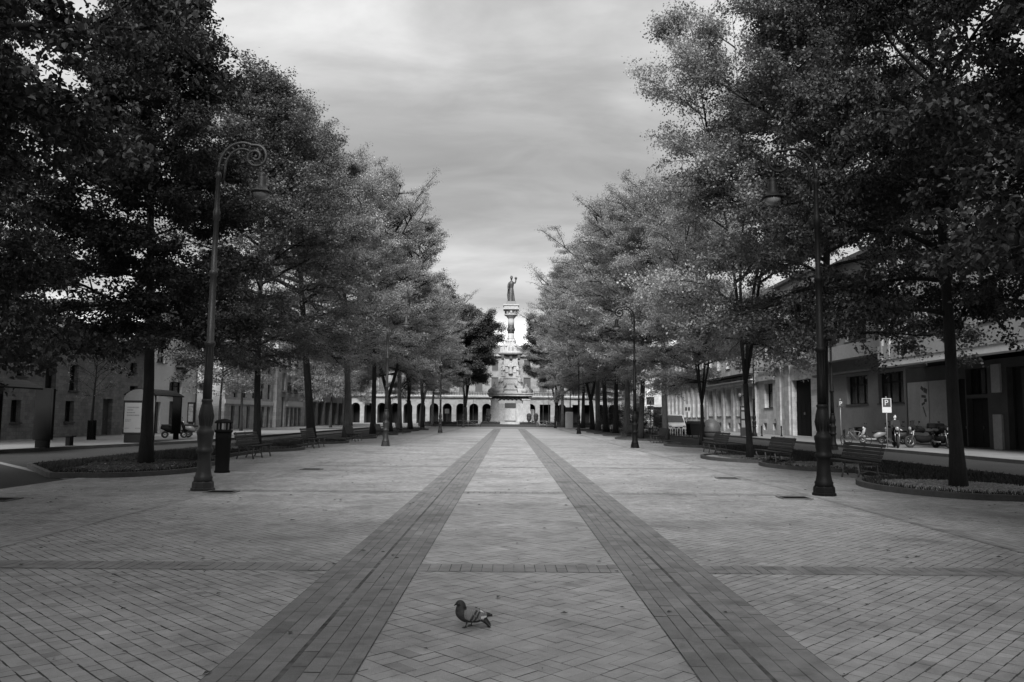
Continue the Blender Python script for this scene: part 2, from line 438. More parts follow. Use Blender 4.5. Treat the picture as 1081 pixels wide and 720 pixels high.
def cover(x, y, w, d, label):
    t = thing('drain_cover', label, 'drain cover', (x, y, .0125), 0, 'drain covers in the paving')
    b = MB(); fr = .035
    b.bx(-w / 2, w / 2, -d / 2, -d / 2 + fr, 0, .014); b.bx(-w / 2, w / 2, d / 2 - fr, d / 2, 0, .014)
    b.bx(-w / 2, -w / 2 + fr, -d / 2 + fr, d / 2 - fr, 0, .014); b.bx(w / 2 - fr, w / 2, -d / 2 + fr, d / 2 - fr, 0, .014)
    b.build('frame', M['grey'], t)
    b = MB(); b.bx(-w / 2 + fr, w / 2 - fr, -d / 2 + fr, d / 2 - fr, 0, .010)
    for i in range(5):
        yy = -d / 2 + fr + (d - 2 * fr) * (i + 1) / 6
        b.bx(-w / 2 + .06, w / 2 - .06, yy - .01, yy + .01, .010, .014)
    b.build('lid', M['iron'], t)
cover(-6.02, 17.0, .62, .5, 'iron drain cover at the foot of the big left lamp')
cover(5.95, 16.75, .62, .5, 'iron drain cover at the foot of the big right lamp')
cover(-9.6, 15.2, .7, .55, 'iron drain cover by the left bed at the edge of the picture')
cover(-5.9, 24.2, .6, .5, 'iron drain cover between the left lamp and the first left bench')
cover(6.0, 22.0, .6, .5, 'iron drain cover between the right lamp and the seats')

# ------------------------------------------------------------------ planting beds
TL = [(-11.5, 25.6), (-11.7, 37.4), (-11.6, 47.4), (-11.6, 57.5), (-11.5, 68), (-11.6, 78), (-11.7, 86), (-11.4, 93), (-11.5, 107), (-11.3, 119)]
TR = [(10.75, 19.2), (10.9, 27.6), (9.75, 32.4), (11.3, 47), (11.4, 58.2), (9.95, 60.5), (10.5, 71), (10.5, 78.5), (10.5, 86), (10.5, 94), (10.6, 101), (10.6, 114)]
TL0 = [(-11.4, 13), (-11.3, 2)]; TR0 = [(10.9, 10.3), (10.9, -2)]
def front(y, trees, base=10.75):
    f = base
    for x, ty in trees:
        h = 2.7
        if abs(y - ty) < h: f = min(f, abs(x) - (1.75 if abs(x) < 10.5 else 2.0) * math.sqrt(1 - ((y - ty) / h) ** 2) + .0)
    return min(f, base)
def bed(sgn, y0, y1, trees, back):
    ys = np.arange(y0, y1 + .01, .25)
    fr = [(sgn * front(y, trees), y) for y in ys]
    bk = [(sgn * back(y), y) for y in reversed(ys)]
    ring = fr + bk
    tag(MB().add([(x, y, .07) for x, y in ring], [tuple(range(len(ring)))]).build('planting_bed', M['soil']), kind='structure')
    # kerb with a step
    b = MB(); pts = ring + [ring[0]]; w = .13; n = len(ring)
    cx = sum(p[0] for p in ring) / n; vs = []
    for i in range(n):
        p0 = Vector(ring[i - 1]); p2 = Vector(ring[(i + 1) % n]); t = (p2 - p0)
        t = t.normalized() if t.length > 1e-6 else Vector((0, 1))
        nn = Vector((t.y, -t.x)) * (1 if sgn > 0 else -1)
        # outward for a ring running up the front
        nn = -nn if sgn > 0 else nn
        nn = Vector((t.y, -t.x)) * (-1 if sgn > 0 else 1)
        o = Vector(ring[i]) + nn * w; q = Vector(ring[i])
        hh = .13
        vs += [(o.x, o.y, -.01), (o.x, o.y, hh), (q.x, q.y, hh), (q.x, q.y, .0)]
    fs = []
    for i in range(n):
        a = 4 * i; c = 4 * ((i + 1) % n)
        for k in range(3): fs.append((a + k, c + k, c + k + 1, a + k + 1))
    b.add(vs, fs); tag(b.build('bed_kerb', M['kerb']), kind='structure')
    return ys
bed(1, -12, 103, TR + TR0, lambda y: 14.3)
bed(-1, 20.6, 103, TL + [(-10.9, 23.2)], lambda y: min(14.3 + max(0, 0), 14.3) if y > 24.2 else 11.6 + (y - 20.6) * .75)
bed(-1, -12, 15.2, TL0, lambda y: 14.3)

def in_gravel(x, y, trees):
    for tx, ty in trees:
        if (x - tx) ** 2 / 2.6 + (y - ty) ** 2 / 4.4 < 1: return True
    return False
def scatter():
    # grass blades in the beds (short turf), gravel and litter round the trees
    gv = []; pv = []
    for sgn, ya, yb, trees, dens in ((1, 14, 46, TR + TR0, 520), (-1, 21, 50, TL + [(-10.9, 23.2)], 520)):
        n = int((yb - ya) * 4 * dens)
        X = RNG.uniform(8.8, 14.2, n); Y = RNG.uniform(ya, yb, n)
        for x, y in zip(X, Y):
            if x < front(y, trees) + .05: continue
            if sgn < 0 and y < 24.2 and x > 11.5 + (y - 20.6) * .75: continue
            if in_gravel(sgn * x, y, [(t[0], t[1]) for t in trees]):
                if RNG.random() < .75: pv.append((sgn * x, y))
            elif RNG.random() < .8: gv.append((sgn * x, y))
    for sgn, trees in ((1, ((10.75, 19.2), (9.75, 32.4), (10.9, 27.6))), (-1, ((-11.1, 24.4), (-11.7, 37.4)))):
        for tx, ty in trees:
            pts = []
            for k in range(40):
                a = 2 * PI * k / 40; q = 1 + .12 * math.sin(3 * a + ty) + .08 * math.sin(7 * a)
                px_, py_ = tx + 1.75 * q * math.cos(a), ty + 2.35 * q * math.sin(a)
                f = front(py_, (TR + TR0) if sgn > 0 else (TL + [(-10.9, 23.2)])) + .08
                if abs(px_) < f: px_ = sgn * f
                pts.append((px_, py_))
            sheet('gravel_patch', pts, .075, M['gravel_bed'])
    g = np.array(gv); n = len(g); a = RNG.uniform(0, 2 * PI, n); h = RNG.uniform(.05, .13, n); w = .011
    Vg = np.zeros((n, 4, 3)); lean = RNG.normal(0, .035, (n, 2))
    for k, (sx, sz) in enumerate(((-1, 0), (1, 0), (.35, 1), (-.35, 1))):
        Vg[:, k, 0] = g[:, 0] + sx * w * np.cos(a) + lean[:, 0] * sz; Vg[:, k, 1] = g[:, 1] + sx * w * np.sin(a) + lean[:, 1] * sz
        Vg[:, k, 2] = .07 + h * sz
    tag(quads_obj('grass', Vg, M['grass'], tint=tints(n, .25)), 'short dark grass growing in the planting beds', 'grass', kind='stuff')
    p = np.array(pv); n = len(p); s = RNG.uniform(.012, .035, n); vs = []
    # small tetra-like stones: two crossed tilted quads each
    for q in range(2):
        a = RNG.uniform(0, 2 * PI, n); Vp = np.zeros((n, 4, 3)); tz = RNG.uniform(.1, .7, n)
        for k in range(4):
            b = a + k * PI / 2
            Vp[:, k, 0] = p[:, 0] + s * np.cos(b); Vp[:, k, 1] = p[:, 1] + s * np.sin(b)
            Vp[:, k, 2] = .076 + s * .5 + s * tz * np.cos(b + q)
        vs.append(Vp)
    q = np.concatenate(vs); tag(quads_obj('gravel', q, M['gravel'], tint=tints(len(q), .35)), 'pale gravel and fallen leaves around the tree feet', 'gravel', kind='stuff')
scatter()
def litter():
    n = 900; X = np.sign(RNG.uniform(-1, 1, n)) * (10.4 - np.abs(RNG.normal(0, 2.4, n))); Y = RNG.uniform(4, 60, n)
    c = 260; X[:c] = RNG.uniform(-6, 6, c); Y[:c] = RNG.uniform(4, 30, c)
    a = RNG.uniform(0, 2 * PI, n); l = RNG.uniform(.012, .04, n); V = np.zeros((n, 4, 3))
    for k, (p, q) in enumerate(((-1, 0), (0, .5), (1, 0), (0, -.5))):
        V[:, k, 0] = X + l * (p * np.cos(a) - q * np.sin(a)); V[:, k, 1] = Y + l * (p * np.sin(a) + q * np.cos(a)); V[:, k, 2] = .019 + l * .25 * abs(q) * 2
    tag(quads_obj('fallen_leaves', V, M['soil_leaf'], tint=tints(n, .3)), 'small fallen leaves and specks lying on the paving', 'leaves', kind='stuff')
M['soil_leaf'] = mat('fallen_leaf', .05, .8, .3, 3, tint=1)
litter()

# pavements on the far sides of the two roads
def pavement(pts):
    b = MB(); n = len(pts)
    b.prism(pts, -.02, .12); tag(b.build('pavement', M['sidewalk']), kind='structure')
pavement([(-21.5, 5), (-20.6, 32.6), (-17.9, 46), (-17.6, 118), (-60, 118), (-60, 5)][::-1])
pavement([(20.0, 5), (60, 5), (60, 118), (20.0, 118)])
def kerbline(pts, name='kerb'):
    b = MB()
    for (xa, ya), (xb, yb) in zip(pts[:-1], pts[1:]):
        L_ = math.hypot(xb - xa, yb - ya); a = math.atan2(yb - ya, xb - xa)
        b.box(((xa + xb) / 2, (ya + yb) / 2, .055), (L_, .16, .146), rz=a)
    tag(b.build(name, M['kerb']), kind='structure')
kerbline([(-21.42, 5), (-20.52, 32.6), (-17.82, 46), (-17.52, 118)]); kerbline([(19.92, 5), (19.92, 118)])
# pale painted edge line on the road before the left bed
sheet('road_line', [(-17.6, 27.3), (-17.5, 27.55), (-11.0, 20.45), (-11.1, 20.2)], -.014, M['sidewalk'])

# ------------------------------------------------------------------ trees
def orth(t):
    u = np.cross(t, (0, 0, 1.0)); l = np.linalg.norm(u)
    u = np.array((1.0, 0, 0)) if l < .05 else u / l
    return u, np.cross(u, t)
def make_tree_data(seed, H=16, r0=.22, h0=4.2, Rmax=5, nl=36, nsec=7, ntw=6, nleaf=36, leaf=.12, shape='dome', rise=(12, 62), droop=.12, fork=None, lean=(0, 0), spread=.16, up=.6, leafmat='leaf_mid', barkmat='bark', bare=0.0, limb=1.0, fine=False):
    rg = np.random.default_rng(seed); b = MB(); twigs = []
    def path(p, d, L, n, wob, grav):
        pts = [np.array(p)]; d = np.array(d, float); d /= np.linalg.norm(d)
        for i in range(n):
            d = d + rg.normal(0, wob, 3) + np.array((0, 0, grav)); d /= np.linalg.norm(d)
            pts.append(pts[-1] + d * L / n)
        return pts
    def width(t):                      # crown radius at relative height t in 0..1
        if shape == 'dome': return (math.sin(PI * min(1, max(0, .24 + .76 * t)) ** .95)) ** .6 * (1 - .22 * t)
        if shape == 'cone': return max(.05, (1 - t) ** .85) * min(1, .86 + 1.5 * t)
        if shape == 'vase': return .62 + .62 * math.sin(PI * min(1, t * .95 + .05)) - .55 * t ** 3
        if shape == 'round': return max(.1, math.sqrt(max(0, 1 - (2 * t - 1) ** 2)))
        return 1
    # stems
    stems = []
    if fork:
        fh, k, ang = fork
        base = path((0, 0, 0), (lean[0], lean[1], 1), fh, 6, .03, .0)
        b.tube(base, [r0 * 1.35, r0 * 1.05] + [r0 * (1 - .04 * i) for i in range(5)], 10)
        for i in range(k):
            a = 2 * PI * i / k + rg.uniform(-.3, .3)
            st = path(base[-1], (math.cos(a) * math.sin(ang), math.sin(a) * math.sin(ang), math.cos(ang)), H - fh, 12, .05, .035)
            rr = [r0 * .62 * (1 - .93 * j / 12) for j in range(13)]
            b.tube(st, rr, 8); stems.append((st, rr, nl // k))
    else:
        st = path((0, 0, 0), (lean[0], lean[1], 1), H, 18, .013, .035)
        rr = [r0 * 1.45, r0 * 1.06] + [r0 * max(.05, (1 - j / 18.2)) ** .85 * 1.02 for j in range(2, 19)]
        b.tube(st, rr, 12); stems.append((st, rr, nl))
    def on(st, t):
        x = t * (len(st) - 1); i = min(int(x), len(st) - 2); return st[i] + (st[i + 1] - st[i]) * (x - i)
    g = rg.uniform(0, 6)
    for st, rr, n in stems:
        z0 = st[0][2]
        for i in range(n):
            t = (i + .5) / n
            zz = h0 + (H - h0) * t ** .9 * .97
            ts = (zz - z0) / (st[-1][2] - z0)
            if ts < .02: ts = .02 + .05 * rg.random()
            if ts > .99: ts = .99
            p = on(st, ts); tt = (zz - h0) / (H - h0)
            g += 2.399 + rg.normal(0, .3)
            el = R(rise[0] + (rise[1] - rise[0]) * tt + rg.normal(0, 7))
            L = Rmax * width(tt) * rg.uniform(.72, 1.12) / max(.45, math.cos(el * .8))
            L = max(.8, L)
            d = (math.cos(g) * math.cos(el), math.sin(g) * math.cos(el), math.sin(el))
            lim = path(p, d, L, 7, .07, -droop * .5 if tt < .5 else .0)
            rl = min(.1, max(.018, .018 * L)) * (r0 / .22) * limb
            b.tube(lim, [rl * (1 - .8 * j / 7) for j in range(8)], 6)
            twigs.append((lim[-3], lim[-1]))
            for s in range(nsec):
                q = .22 + .78 * (s + rg.random()) / nsec
                sp = on(lim, q); d0 = lim[-1] - lim[0]; d0 /= np.linalg.norm(d0)
                side = 1 if s % 2 else -1
                az = math.atan2(d0[1], d0[0]) + side * rg.uniform(.5, 1.25)
                ee = math.asin(max(-1, min(1, d0[2]))) * .6 + rg.normal(.05, .25)
                ls = L * rg.uniform(.22, .45) * (1.15 - .5 * q) + .35
                sec = path(sp, (math.cos(az) * math.cos(ee), math.sin(az) * math.cos(ee), math.sin(ee)), ls, 4, .1, -droop * .35)
                b.tube(sec, [rl * .4 * (1 - .75 * j / 4) for j in range(5)], 4)
                for w in range(ntw):
                    q2 = .2 + .8 * (w + rg.random()) / ntw
                    tp = on(sec, q2); az2 = az + (1 if w % 2 else -1) * rg.uniform(.3, 1.2); e2 = ee + rg.normal(.05, .35)
                    lt = rg.uniform(.35, .8)
                    tw = path(tp, (math.cos(az2) * math.cos(e2), math.sin(az2) * math.cos(e2), math.sin(e2)), lt, 2, .14, -droop * .3)
                    if w % 2 == 0 or bare: b.tube(tw, [.008, .006, .003], 3)
                    twigs.append((tw[0], tw[-1]))
    me_t = bpy.data.meshes.new('trunk'); me_t.from_pydata(b.v, [], b.f); me_t.materials.append(M[barkmat])
    me_t.polygons.foreach_set('use_smooth', b.sm); me_t.update()
    # leaves: small folded diamonds clustered along the twigs
    A = np.array([t[0] for t in twigs]); Bq = np.array([t[1] for t in twigs]); T = len(A)
    cnt = np.maximum(0, (nleaf * rg.gamma(2.2, 1 / 2.2, T))).astype(int)
    idx = np.repeat(np.arange(T), cnt); n = len(idx)
    f = rg.beta(1.6, 1.0, n) * 1.12
    P = A[idx] + (Bq - A)[idx] * f[:, None] + np.clip(rg.normal(0, 1, (n, 3)), -1.5, 1.5) * np.array((spread, spread, spread * .55))
    az = rg.uniform(0, 2 * PI, n); pit = rg.normal(-.35, .45, n)
    ax = np.stack([np.cos(az) * np.cos(pit), np.sin(az) * np.cos(pit), np.sin(pit)], 1)
    upv = np.stack([rg.normal(0, up, n), rg.normal(0, up, n), np.ones(n)], 1)
    sd = np.cross(ax, upv); sd /= np.linalg.norm(sd, axis=1)[:, None] + 1e-9
    nrm = np.cross(sd, ax)
    l = leaf * rg.uniform(.6, 1.3, n); w = l * rg.uniform(.32, .46, n)
    Vq = np.zeros((n, 4, 3))
    Vq[:, 0] = P; Vq[:, 1] = P + ax * (l * .5)[:, None] + sd * w[:, None] + nrm * (l * .1)[:, None]
    Vq[:, 2] = P + ax * l[:, None] - nrm * (l * .08)[:, None]; Vq[:, 3] = P + ax * (l * .5)[:, None] - sd * w[:, None] + nrm * (l * .1)[:, None]
    if fine:                                # rounder leaf: two halves folded along the midrib
        halves = []
        for q in (1, -1):
            H_ = np.zeros((n, 4, 3)); up_ = nrm * (l * .13)[:, None]
            H_[:, 0] = P; H_[:, 1] = P + ax * (l * .28)[:, None] + sd * (q * w * .95)[:, None] + up_; H_[:, 2] = P + ax * (l * .66)[:, None] + sd * (q * w * .85)[:, None] + up_ * .8; H_[:, 3] = P + ax * l[:, None] - nrm * (l * .12)[:, None]
            halves.append(H_)
        Vq = np.concatenate(halves)
    tw_t = np.clip(rg.normal(1, .22, T), .5, 1.6)[idx] * np.clip(rg.normal(1, .15, n), .6, 1.4)
    me_c = quads_obj('crown', Vq, M[leafmat], tint=np.tile(tw_t, 2) if fine else tw_t, obj=False)
    return me_t, me_c
TREES = {}
def place_tree(kind, x, y, label, rz=0, sc=1.0, group=None, name='tree', lf=None):
    mt, mc = TREES[kind]
    t = thing(name, label, 'tree', (x, y, .06), rz, group)
    t.scale = (sc, sc, sc) if not hasattr(sc, '__len__') else sc
    a = bpy.data.objects.new('trunk', mt); c = bpy.data.objects.new('crown', mc)
    for o in (a, c): COL.objects.link(o); o.parent = t
    if lf:
        c.material_slots[0].link = 'OBJECT'; c.material_slots[0].material = M[lf]
    return t
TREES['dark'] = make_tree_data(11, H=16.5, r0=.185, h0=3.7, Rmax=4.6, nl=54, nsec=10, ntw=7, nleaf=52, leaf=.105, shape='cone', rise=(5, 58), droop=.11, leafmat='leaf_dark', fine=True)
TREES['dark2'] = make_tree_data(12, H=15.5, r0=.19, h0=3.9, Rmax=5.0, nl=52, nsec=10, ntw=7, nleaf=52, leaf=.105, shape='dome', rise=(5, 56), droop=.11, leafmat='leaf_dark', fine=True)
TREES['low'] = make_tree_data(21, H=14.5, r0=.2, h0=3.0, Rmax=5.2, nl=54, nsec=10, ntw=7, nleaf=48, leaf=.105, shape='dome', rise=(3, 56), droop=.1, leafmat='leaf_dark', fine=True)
TREES['mid'] = make_tree_data(13, H=18.5, r0=.24, h0=5.0, Rmax=5.0, nl=46, nsec=9, ntw=7, nleaf=52, leaf=.10, shape='dome', rise=(6, 60), droop=.08, leafmat='leaf_mid', spread=.2, limb=1.3)
TREES['mid2'] = make_tree_data(14, H=19, r0=.24, h0=5.2, Rmax=5.3, nl=44, nsec=9, ntw=7, nleaf=50, leaf=.095, shape='dome', rise=(8, 64), droop=.05, leafmat='leaf_light', barkmat='bark2', spread=.2, limb=1.3)
TREES['mid3'] = make_tree_data(24, H=18, r0=.22, h0=5.2, Rmax=5.6, nl=42, nsec=9, ntw=7, nleaf=50, leaf=.095, shape='vase', rise=(6, 58), droop=.06, leafmat='leaf_light', spread=.2, limb=1.4)
TREES['airy'] = make_tree_data(15, H=15.8, r0=.12, h0=3.2, Rmax=3.6, nl=54, nsec=9, ntw=7, nleaf=42, leaf=.09, shape='dome', rise=(10, 48), droop=.03, fork=(2.5, 4, .2), leafmat='leaf_light', barkmat='bark', spread=.17, limb=1.8)
TREES['midr'] = make_tree_data(27, H=18, r0=.17, h0=4.1, Rmax=4.6, nl=50, nsec=9, ntw=7, nleaf=50, leaf=.105, shape='dome', rise=(8, 58), droop=.08, leafmat='leaf_mid2', spread=.18, limb=1.4)
TREES['vee'] = make_tree_data(16, H=18.5, r0=.28, h0=5.0, Rmax=4.4, nl=50, nsec=8, ntw=7, nleaf=50, leaf=.10, shape='dome', rise=(4, 58), droop=.08, fork=(3.2, 2, .3), leafmat='leaf_mid', spread=.2, limb=1.3)
TREES['ever'] = make_tree_data(17, H=15.5, r0=.3, h0=6.6, Rmax=4.2, nl=60, nsec=9, ntw=6, nleaf=95, leaf=.17, shape='round', rise=(5, 55), droop=.0, fork=(3, 3, .2), spread=.38, leafmat='leaf_ever')
TREES['small'] = make_tree_data(18, H=5.6, r0=.09, h0=2.3, Rmax=1.9, nl=20, nsec=5, ntw=4, nleaf=3, leaf=.08, shape='round', rise=(25, 70), droop=-.03, leafmat='leaf_light', bare=1)
TREES['young'] = make_tree_data(19, H=7.5, r0=.1, h0=2.6, Rmax=2.4, nl=24, nsec=6, ntw=5, nleaf=22, leaf=.12, shape='round', rise=(20, 65), droop=.02, leafmat='leaf_light')

GL, GR = 'trees of the left row', 'trees of the right row'
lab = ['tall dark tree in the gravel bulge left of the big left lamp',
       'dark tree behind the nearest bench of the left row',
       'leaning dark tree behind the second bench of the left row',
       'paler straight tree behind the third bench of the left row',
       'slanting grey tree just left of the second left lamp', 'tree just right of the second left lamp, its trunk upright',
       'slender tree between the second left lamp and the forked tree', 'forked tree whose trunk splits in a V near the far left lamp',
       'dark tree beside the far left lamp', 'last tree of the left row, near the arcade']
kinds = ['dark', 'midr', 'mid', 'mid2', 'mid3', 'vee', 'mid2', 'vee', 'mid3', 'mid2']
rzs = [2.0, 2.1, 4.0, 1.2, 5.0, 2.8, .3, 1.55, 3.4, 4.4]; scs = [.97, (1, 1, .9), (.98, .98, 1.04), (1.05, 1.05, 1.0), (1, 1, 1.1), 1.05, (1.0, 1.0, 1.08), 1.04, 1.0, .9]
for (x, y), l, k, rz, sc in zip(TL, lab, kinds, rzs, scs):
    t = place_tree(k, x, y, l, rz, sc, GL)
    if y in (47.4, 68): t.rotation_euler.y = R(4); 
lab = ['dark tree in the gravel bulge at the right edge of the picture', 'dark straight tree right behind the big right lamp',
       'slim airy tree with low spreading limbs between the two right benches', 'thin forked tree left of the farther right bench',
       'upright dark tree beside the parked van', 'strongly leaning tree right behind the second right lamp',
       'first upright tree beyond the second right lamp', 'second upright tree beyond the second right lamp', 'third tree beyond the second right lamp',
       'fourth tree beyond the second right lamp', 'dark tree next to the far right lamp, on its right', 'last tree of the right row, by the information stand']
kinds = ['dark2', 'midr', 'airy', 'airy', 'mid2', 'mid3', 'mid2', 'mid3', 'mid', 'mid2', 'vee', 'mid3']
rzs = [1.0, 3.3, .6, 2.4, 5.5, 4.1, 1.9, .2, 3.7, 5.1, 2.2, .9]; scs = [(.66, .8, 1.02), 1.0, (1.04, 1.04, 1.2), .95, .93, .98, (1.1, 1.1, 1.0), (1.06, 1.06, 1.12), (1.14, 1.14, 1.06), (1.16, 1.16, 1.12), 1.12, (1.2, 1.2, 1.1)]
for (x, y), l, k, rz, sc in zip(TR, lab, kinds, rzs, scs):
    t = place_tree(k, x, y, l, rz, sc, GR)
    if y == 60.5: t.rotation_euler = (0, R(-9), rz)
# the rows go on beside the camera; unseen trees behind it added for shade
place_tree('low', -11.4, 13, 'dark tree at the left edge whose crown fills the upper left corner', 2.9, (.98, .98, 1.14), GL)
place_tree('dark2', 11.0, 10.3, 'dark tree beside the camera on the right, mostly out of the picture', 5.2, (.95, .95, 1.05), GR)
for i, (k, x, y, rz) in enumerate((('dark', -11.3, 2, 1.1), ('dark2', 10.9, -2, 2.2), ('dark2', -6.0, -7, .4), ('dark2', 5.8, -7, 4.4), ('dark2', -11.5, -9, 5), ('dark', 11, -11, 1.5))):
    place_tree(k, x, y, 'unseen leafy tree added behind the photographer to shade the near paving', rz, 1.15, 'unseen shade trees added behind the photographer')
# trees on the far pavements and round the square
place_tree('dark2', -24.5, 34.5, 'dark street tree at the left edge hanging over the bus shelter', 1.9, (.8, .8, 1.3), name='street_tree', group='street trees on the left pavement')
place_tree('small', -23.6, 45.5, 'small nearly bare tree with a dark trunk guard by the stone house', .5, 1.0, name='street_tree', group='street trees on the left pavement')
place_tree('young', -18.9, 52.5, 'young leafy tree seen just right of the big left lamp', 1.4, 1.0, name='street_tree', group='street trees on the left pavement')
place_tree('young', -24.5, 73.5, 'leafy street tree in the gap after the white house', 2.4, 1.25, name='street_tree', group='street trees on the left pavement')
place_tree('young', -20.6, 84, 'street tree before the doorways of the long pale building', 3.3, 1.05, name='street_tree', group='street trees on the left pavement')
place_tree('young', -21.5, 97, 'street tree before the building with the sign band', 5.3, 1.3, name='street_tree', group='street trees on the left pavement')
place_tree('mid', -22, 112, 'large street tree at the far end of the left pavement', 4.3, .8, name='street_tree', group='street trees on the left pavement')
place_tree('mid2', -26, 126, 'large pale tree beyond the left pavement', 1.3, .9, name='street_tree')
place_tree('ever', -6.9, 127, 'dark dense evergreen left of the monument', .7, 1.0, name='evergreen_tree')
place_tree('ever', -14.5, 133, 'dark evergreen behind the last trees of the left row', 2.7, 1.25, name='evergreen_tree')
place_tree('ever', 8.2, 133, 'dark evergreen right of the monument, partly behind paler crowns', 4.7, 1.02, name='evergreen_tree')
place_tree('mid2', 8.4, 124, 'pale tree whose crown reaches over the right side of the monument', 5.1, (1.08, 1.08, 1.22))
place_tree('mid', 17.5, 128, 'large tree at the far end of the right row, before the arcade', 3.7, .95)
place_tree('mid2', 16, 142, 'pale tree before the right wing of the arcade', 3.1, .8)
def guard():
    t = thing('trunk_guard', 'dark boxy guard round the foot of the bare street tree', 'trunk guard', (-23.6, 45.5, .12))
    b = MB()
    for s in range(10):
        a = 2 * PI * s / 10; b.bx(.2 * math.cos(a) - .025, .2 * math.cos(a) + .025, .2 * math.sin(a) - .025, .2 * math.sin(a) + .025, 0, 1.1)
    b.build('bars', M['iron'], t)
    for z in (.25, 1.0): b = MB(); b.torus((0, 0, z), .2, .02, 'z'); b.build('hoop', M['iron'], t)
guard()
def bushes():
    b = make_tree_data(31, H=1.5, r0=.04, h0=.25, Rmax=.75, nl=16, nsec=4, ntw=3, nleaf=26, leaf=.08, shape='round', rise=(5, 60), leafmat='leaf_dark')
    TREES['bush'] = b
    for i, (x, y, sc, l) in enumerate(((11.9, 66, .9, 'low dark bush before the tree behind the second right lamp'), (12.0, 74.5, 1.0, 'rounded bush between the first and second trees past the second right lamp'),
                                       (11.8, 82, 1.05, 'rounded bush between the second and third trees past the second right lamp'), (11.6, 90, 1.1, 'rounded bush between the third and fourth trees past the second right lamp'), (12.3, 97.5, 1.2, 'rounded bush near the far right lamp'))):
        mt, mc = b; t = thing('bush', l, 'bush', (x, y, .07), i * 1.3, 'bushes in the right bed'); t.scale = (sc, sc, sc)
        for nm, me in (('stems', mt), ('foliage', mc)):
            o = bpy.data.objects.new(nm, me); COL.objects.link(o); o.parent = t
bushes()

# ------------------------------------------------------------------ promenade lamps
def scroll(r0, turns, c, a0, n=40, shrink=.16):
    return [(c[0] + (r0 * (1 - (1 - shrink) * i / n)) * math.cos(a0 - turns * 2 * PI * i / n), 0, c[1] + (r0 * (1 - (1 - shrink) * i / n)) * math.sin(a0 - turns * 2 * PI * i / n)) for i in range(n + 1)]
def make_lamp(mk):
    t = thing('street_lamp', 'x', 'street lamp', (0, 0, 0), 0, 'scroll-armed lamps along the promenade')
    m = M[mk]
    b = MB()
    b.lathe([(.33, 0), (.33, .05), (.30, .06), (.295, .17), (.27, .2)], 8, smooth=False, rot=PI / 8)
    b.lathe([(.265, .19), (.25, .24), (.262, .28), (.23, .31), (.2, .42), (.185, .62), (.178, .78), (.21, .80), (.235, .83), (.235, .87), (.205, .90), (.19, .94), (.215, 1.05), (.222, 1.16), (.235, 1.19), (.24, 1.23), (.235, 1.27), (.19, 1.30), (.158, 1.36), (.172, 1.46), (.196, 1.58), (.192, 1.70), (.155, 1.82), (.135, 1.88), (.155, 1.90), (.155, 1.94), (.125, 1.96)], 24)
    for k in range(12):        # leaf ribs on the bulb
        a = 2 * PI * k / 12
        b.tube([(.165 * math.cos(a), .165 * math.sin(a), 1.38), (.203 * math.cos(a), .203 * math.sin(a), 1.58), (.150 * math.cos(a), .150 * math.sin(a), 1.83)], [.008, .016, .006], 5)
    b.v = [(x * .75, y * .75, z) for x, y, z in b.v]
    b.build('base', m, t)
    b = MB()
    b.lathe([(.112, 1.95), (.104, 2.4), (.098, 3.1), (.125, 3.12), (.135, 3.16), (.125, 3.2), (.09, 3.22), (.08, 4.4), (.078, 4.66), (.102, 4.68), (.106, 4.73), (.1, 4.77), (.07, 4.79), (.062, 5.9), (.085, 5.92), (.09, 6.1), (.075, 6.14), (.06, 6.2), (.056, 6.85), (.075, 6.88), (.08, 6.94), (.03, 7.02)], 16)
    for k in range(8):
        a = 2 * PI * k / 8
        b.tube([(.108 * math.cos(a), .108 * math.sin(a), 2.0), (.095 * math.cos(a), .095 * math.sin(a), 3.08)], .009, 4)
    b.v = [(x * .86, y * .86, z) for x, y, z in b.v]
    b.build('pole', m, t)
    # arm: two concentric arcs joined by little leaves, ending in a spiral (local +x = towards the promenade)
    b = MB(); cx, cz = .50, 7.08
    def arc(rx, rz_, a0, a1, n=22, dx=0): return [(cx + dx + rx * math.cos(R(a0 + (a1 - a0) * i / n)), 0, cz + rz_ * math.sin(R(a0 + (a1 - a0) * i / n))) for i in range(n + 1)]
    outer = [(.0, 0, 6.95)] + arc(.5, .60, 175, 62)
    sc = (.80, 7.36)
    r0 = .27
    sp = scroll(r0, 1.65, sc, R(78), 44)
    b.tube(outer[:-1] + sp, .034, 8)
    inner = [(.10, 0, 6.72)] + arc(.36, .46, 185, 62)
    b.tube(inner, .027, 7)
    o2 = arc(.5, .60, 172, 70, 6); i2 = arc(.36, .46, 172, 70, 6)
    for p, q in zip(o2, i2):
        b.tube([p, ((p[0] + q[0]) / 2 + .03, 0, (p[2] + q[2]) / 2), q], [.013, .03, .013], 6)
    b.ball((sc[0], 0, sc[1]), (.035, .035, .035), 8)
    b.tube([(0, 0, 6.5), (.16, 0, 6.62), (.14, 0, 6.8)], [.012, .018, .012], 6)
    lx = .97
    b.tube([(sc[0] + .13, 0, sc[1] - .2), (lx - .02, 0, 7.05), (lx, 0, 6.98)], [.02, .02, .03], 6)
    b.build('arm', m, t)
    b = MB()
    b.lathe([(.02, 7.02), (.05, 7.0), (.095, 6.96), (.075, 6.92), (.085, 6.9), (.095, 6.86), (.10, 6.74), (.12, 6.66), (.16, 6.61), (.235, 6.57), (.24, 6.55), (.22, 6.545)], 20, (lx, 0, 0))
    ln = b.build('lantern', m, t)
    b = MB(); b.lathe([(.19, 6.543), (.185, 6.50), (.14, 6.43), (.07, 6.39), (.01, 6.38)], 18, (lx, 0, 0)); b.build('glass', M['glass'], ln)
    return t
lampL = make_lamp('iron2'); lampR = make_lamp('iron')
lampL.location = (-6.55, 17.35, .01); lampL['label'] = 'large grey scroll-armed lamp, nearest on the left'
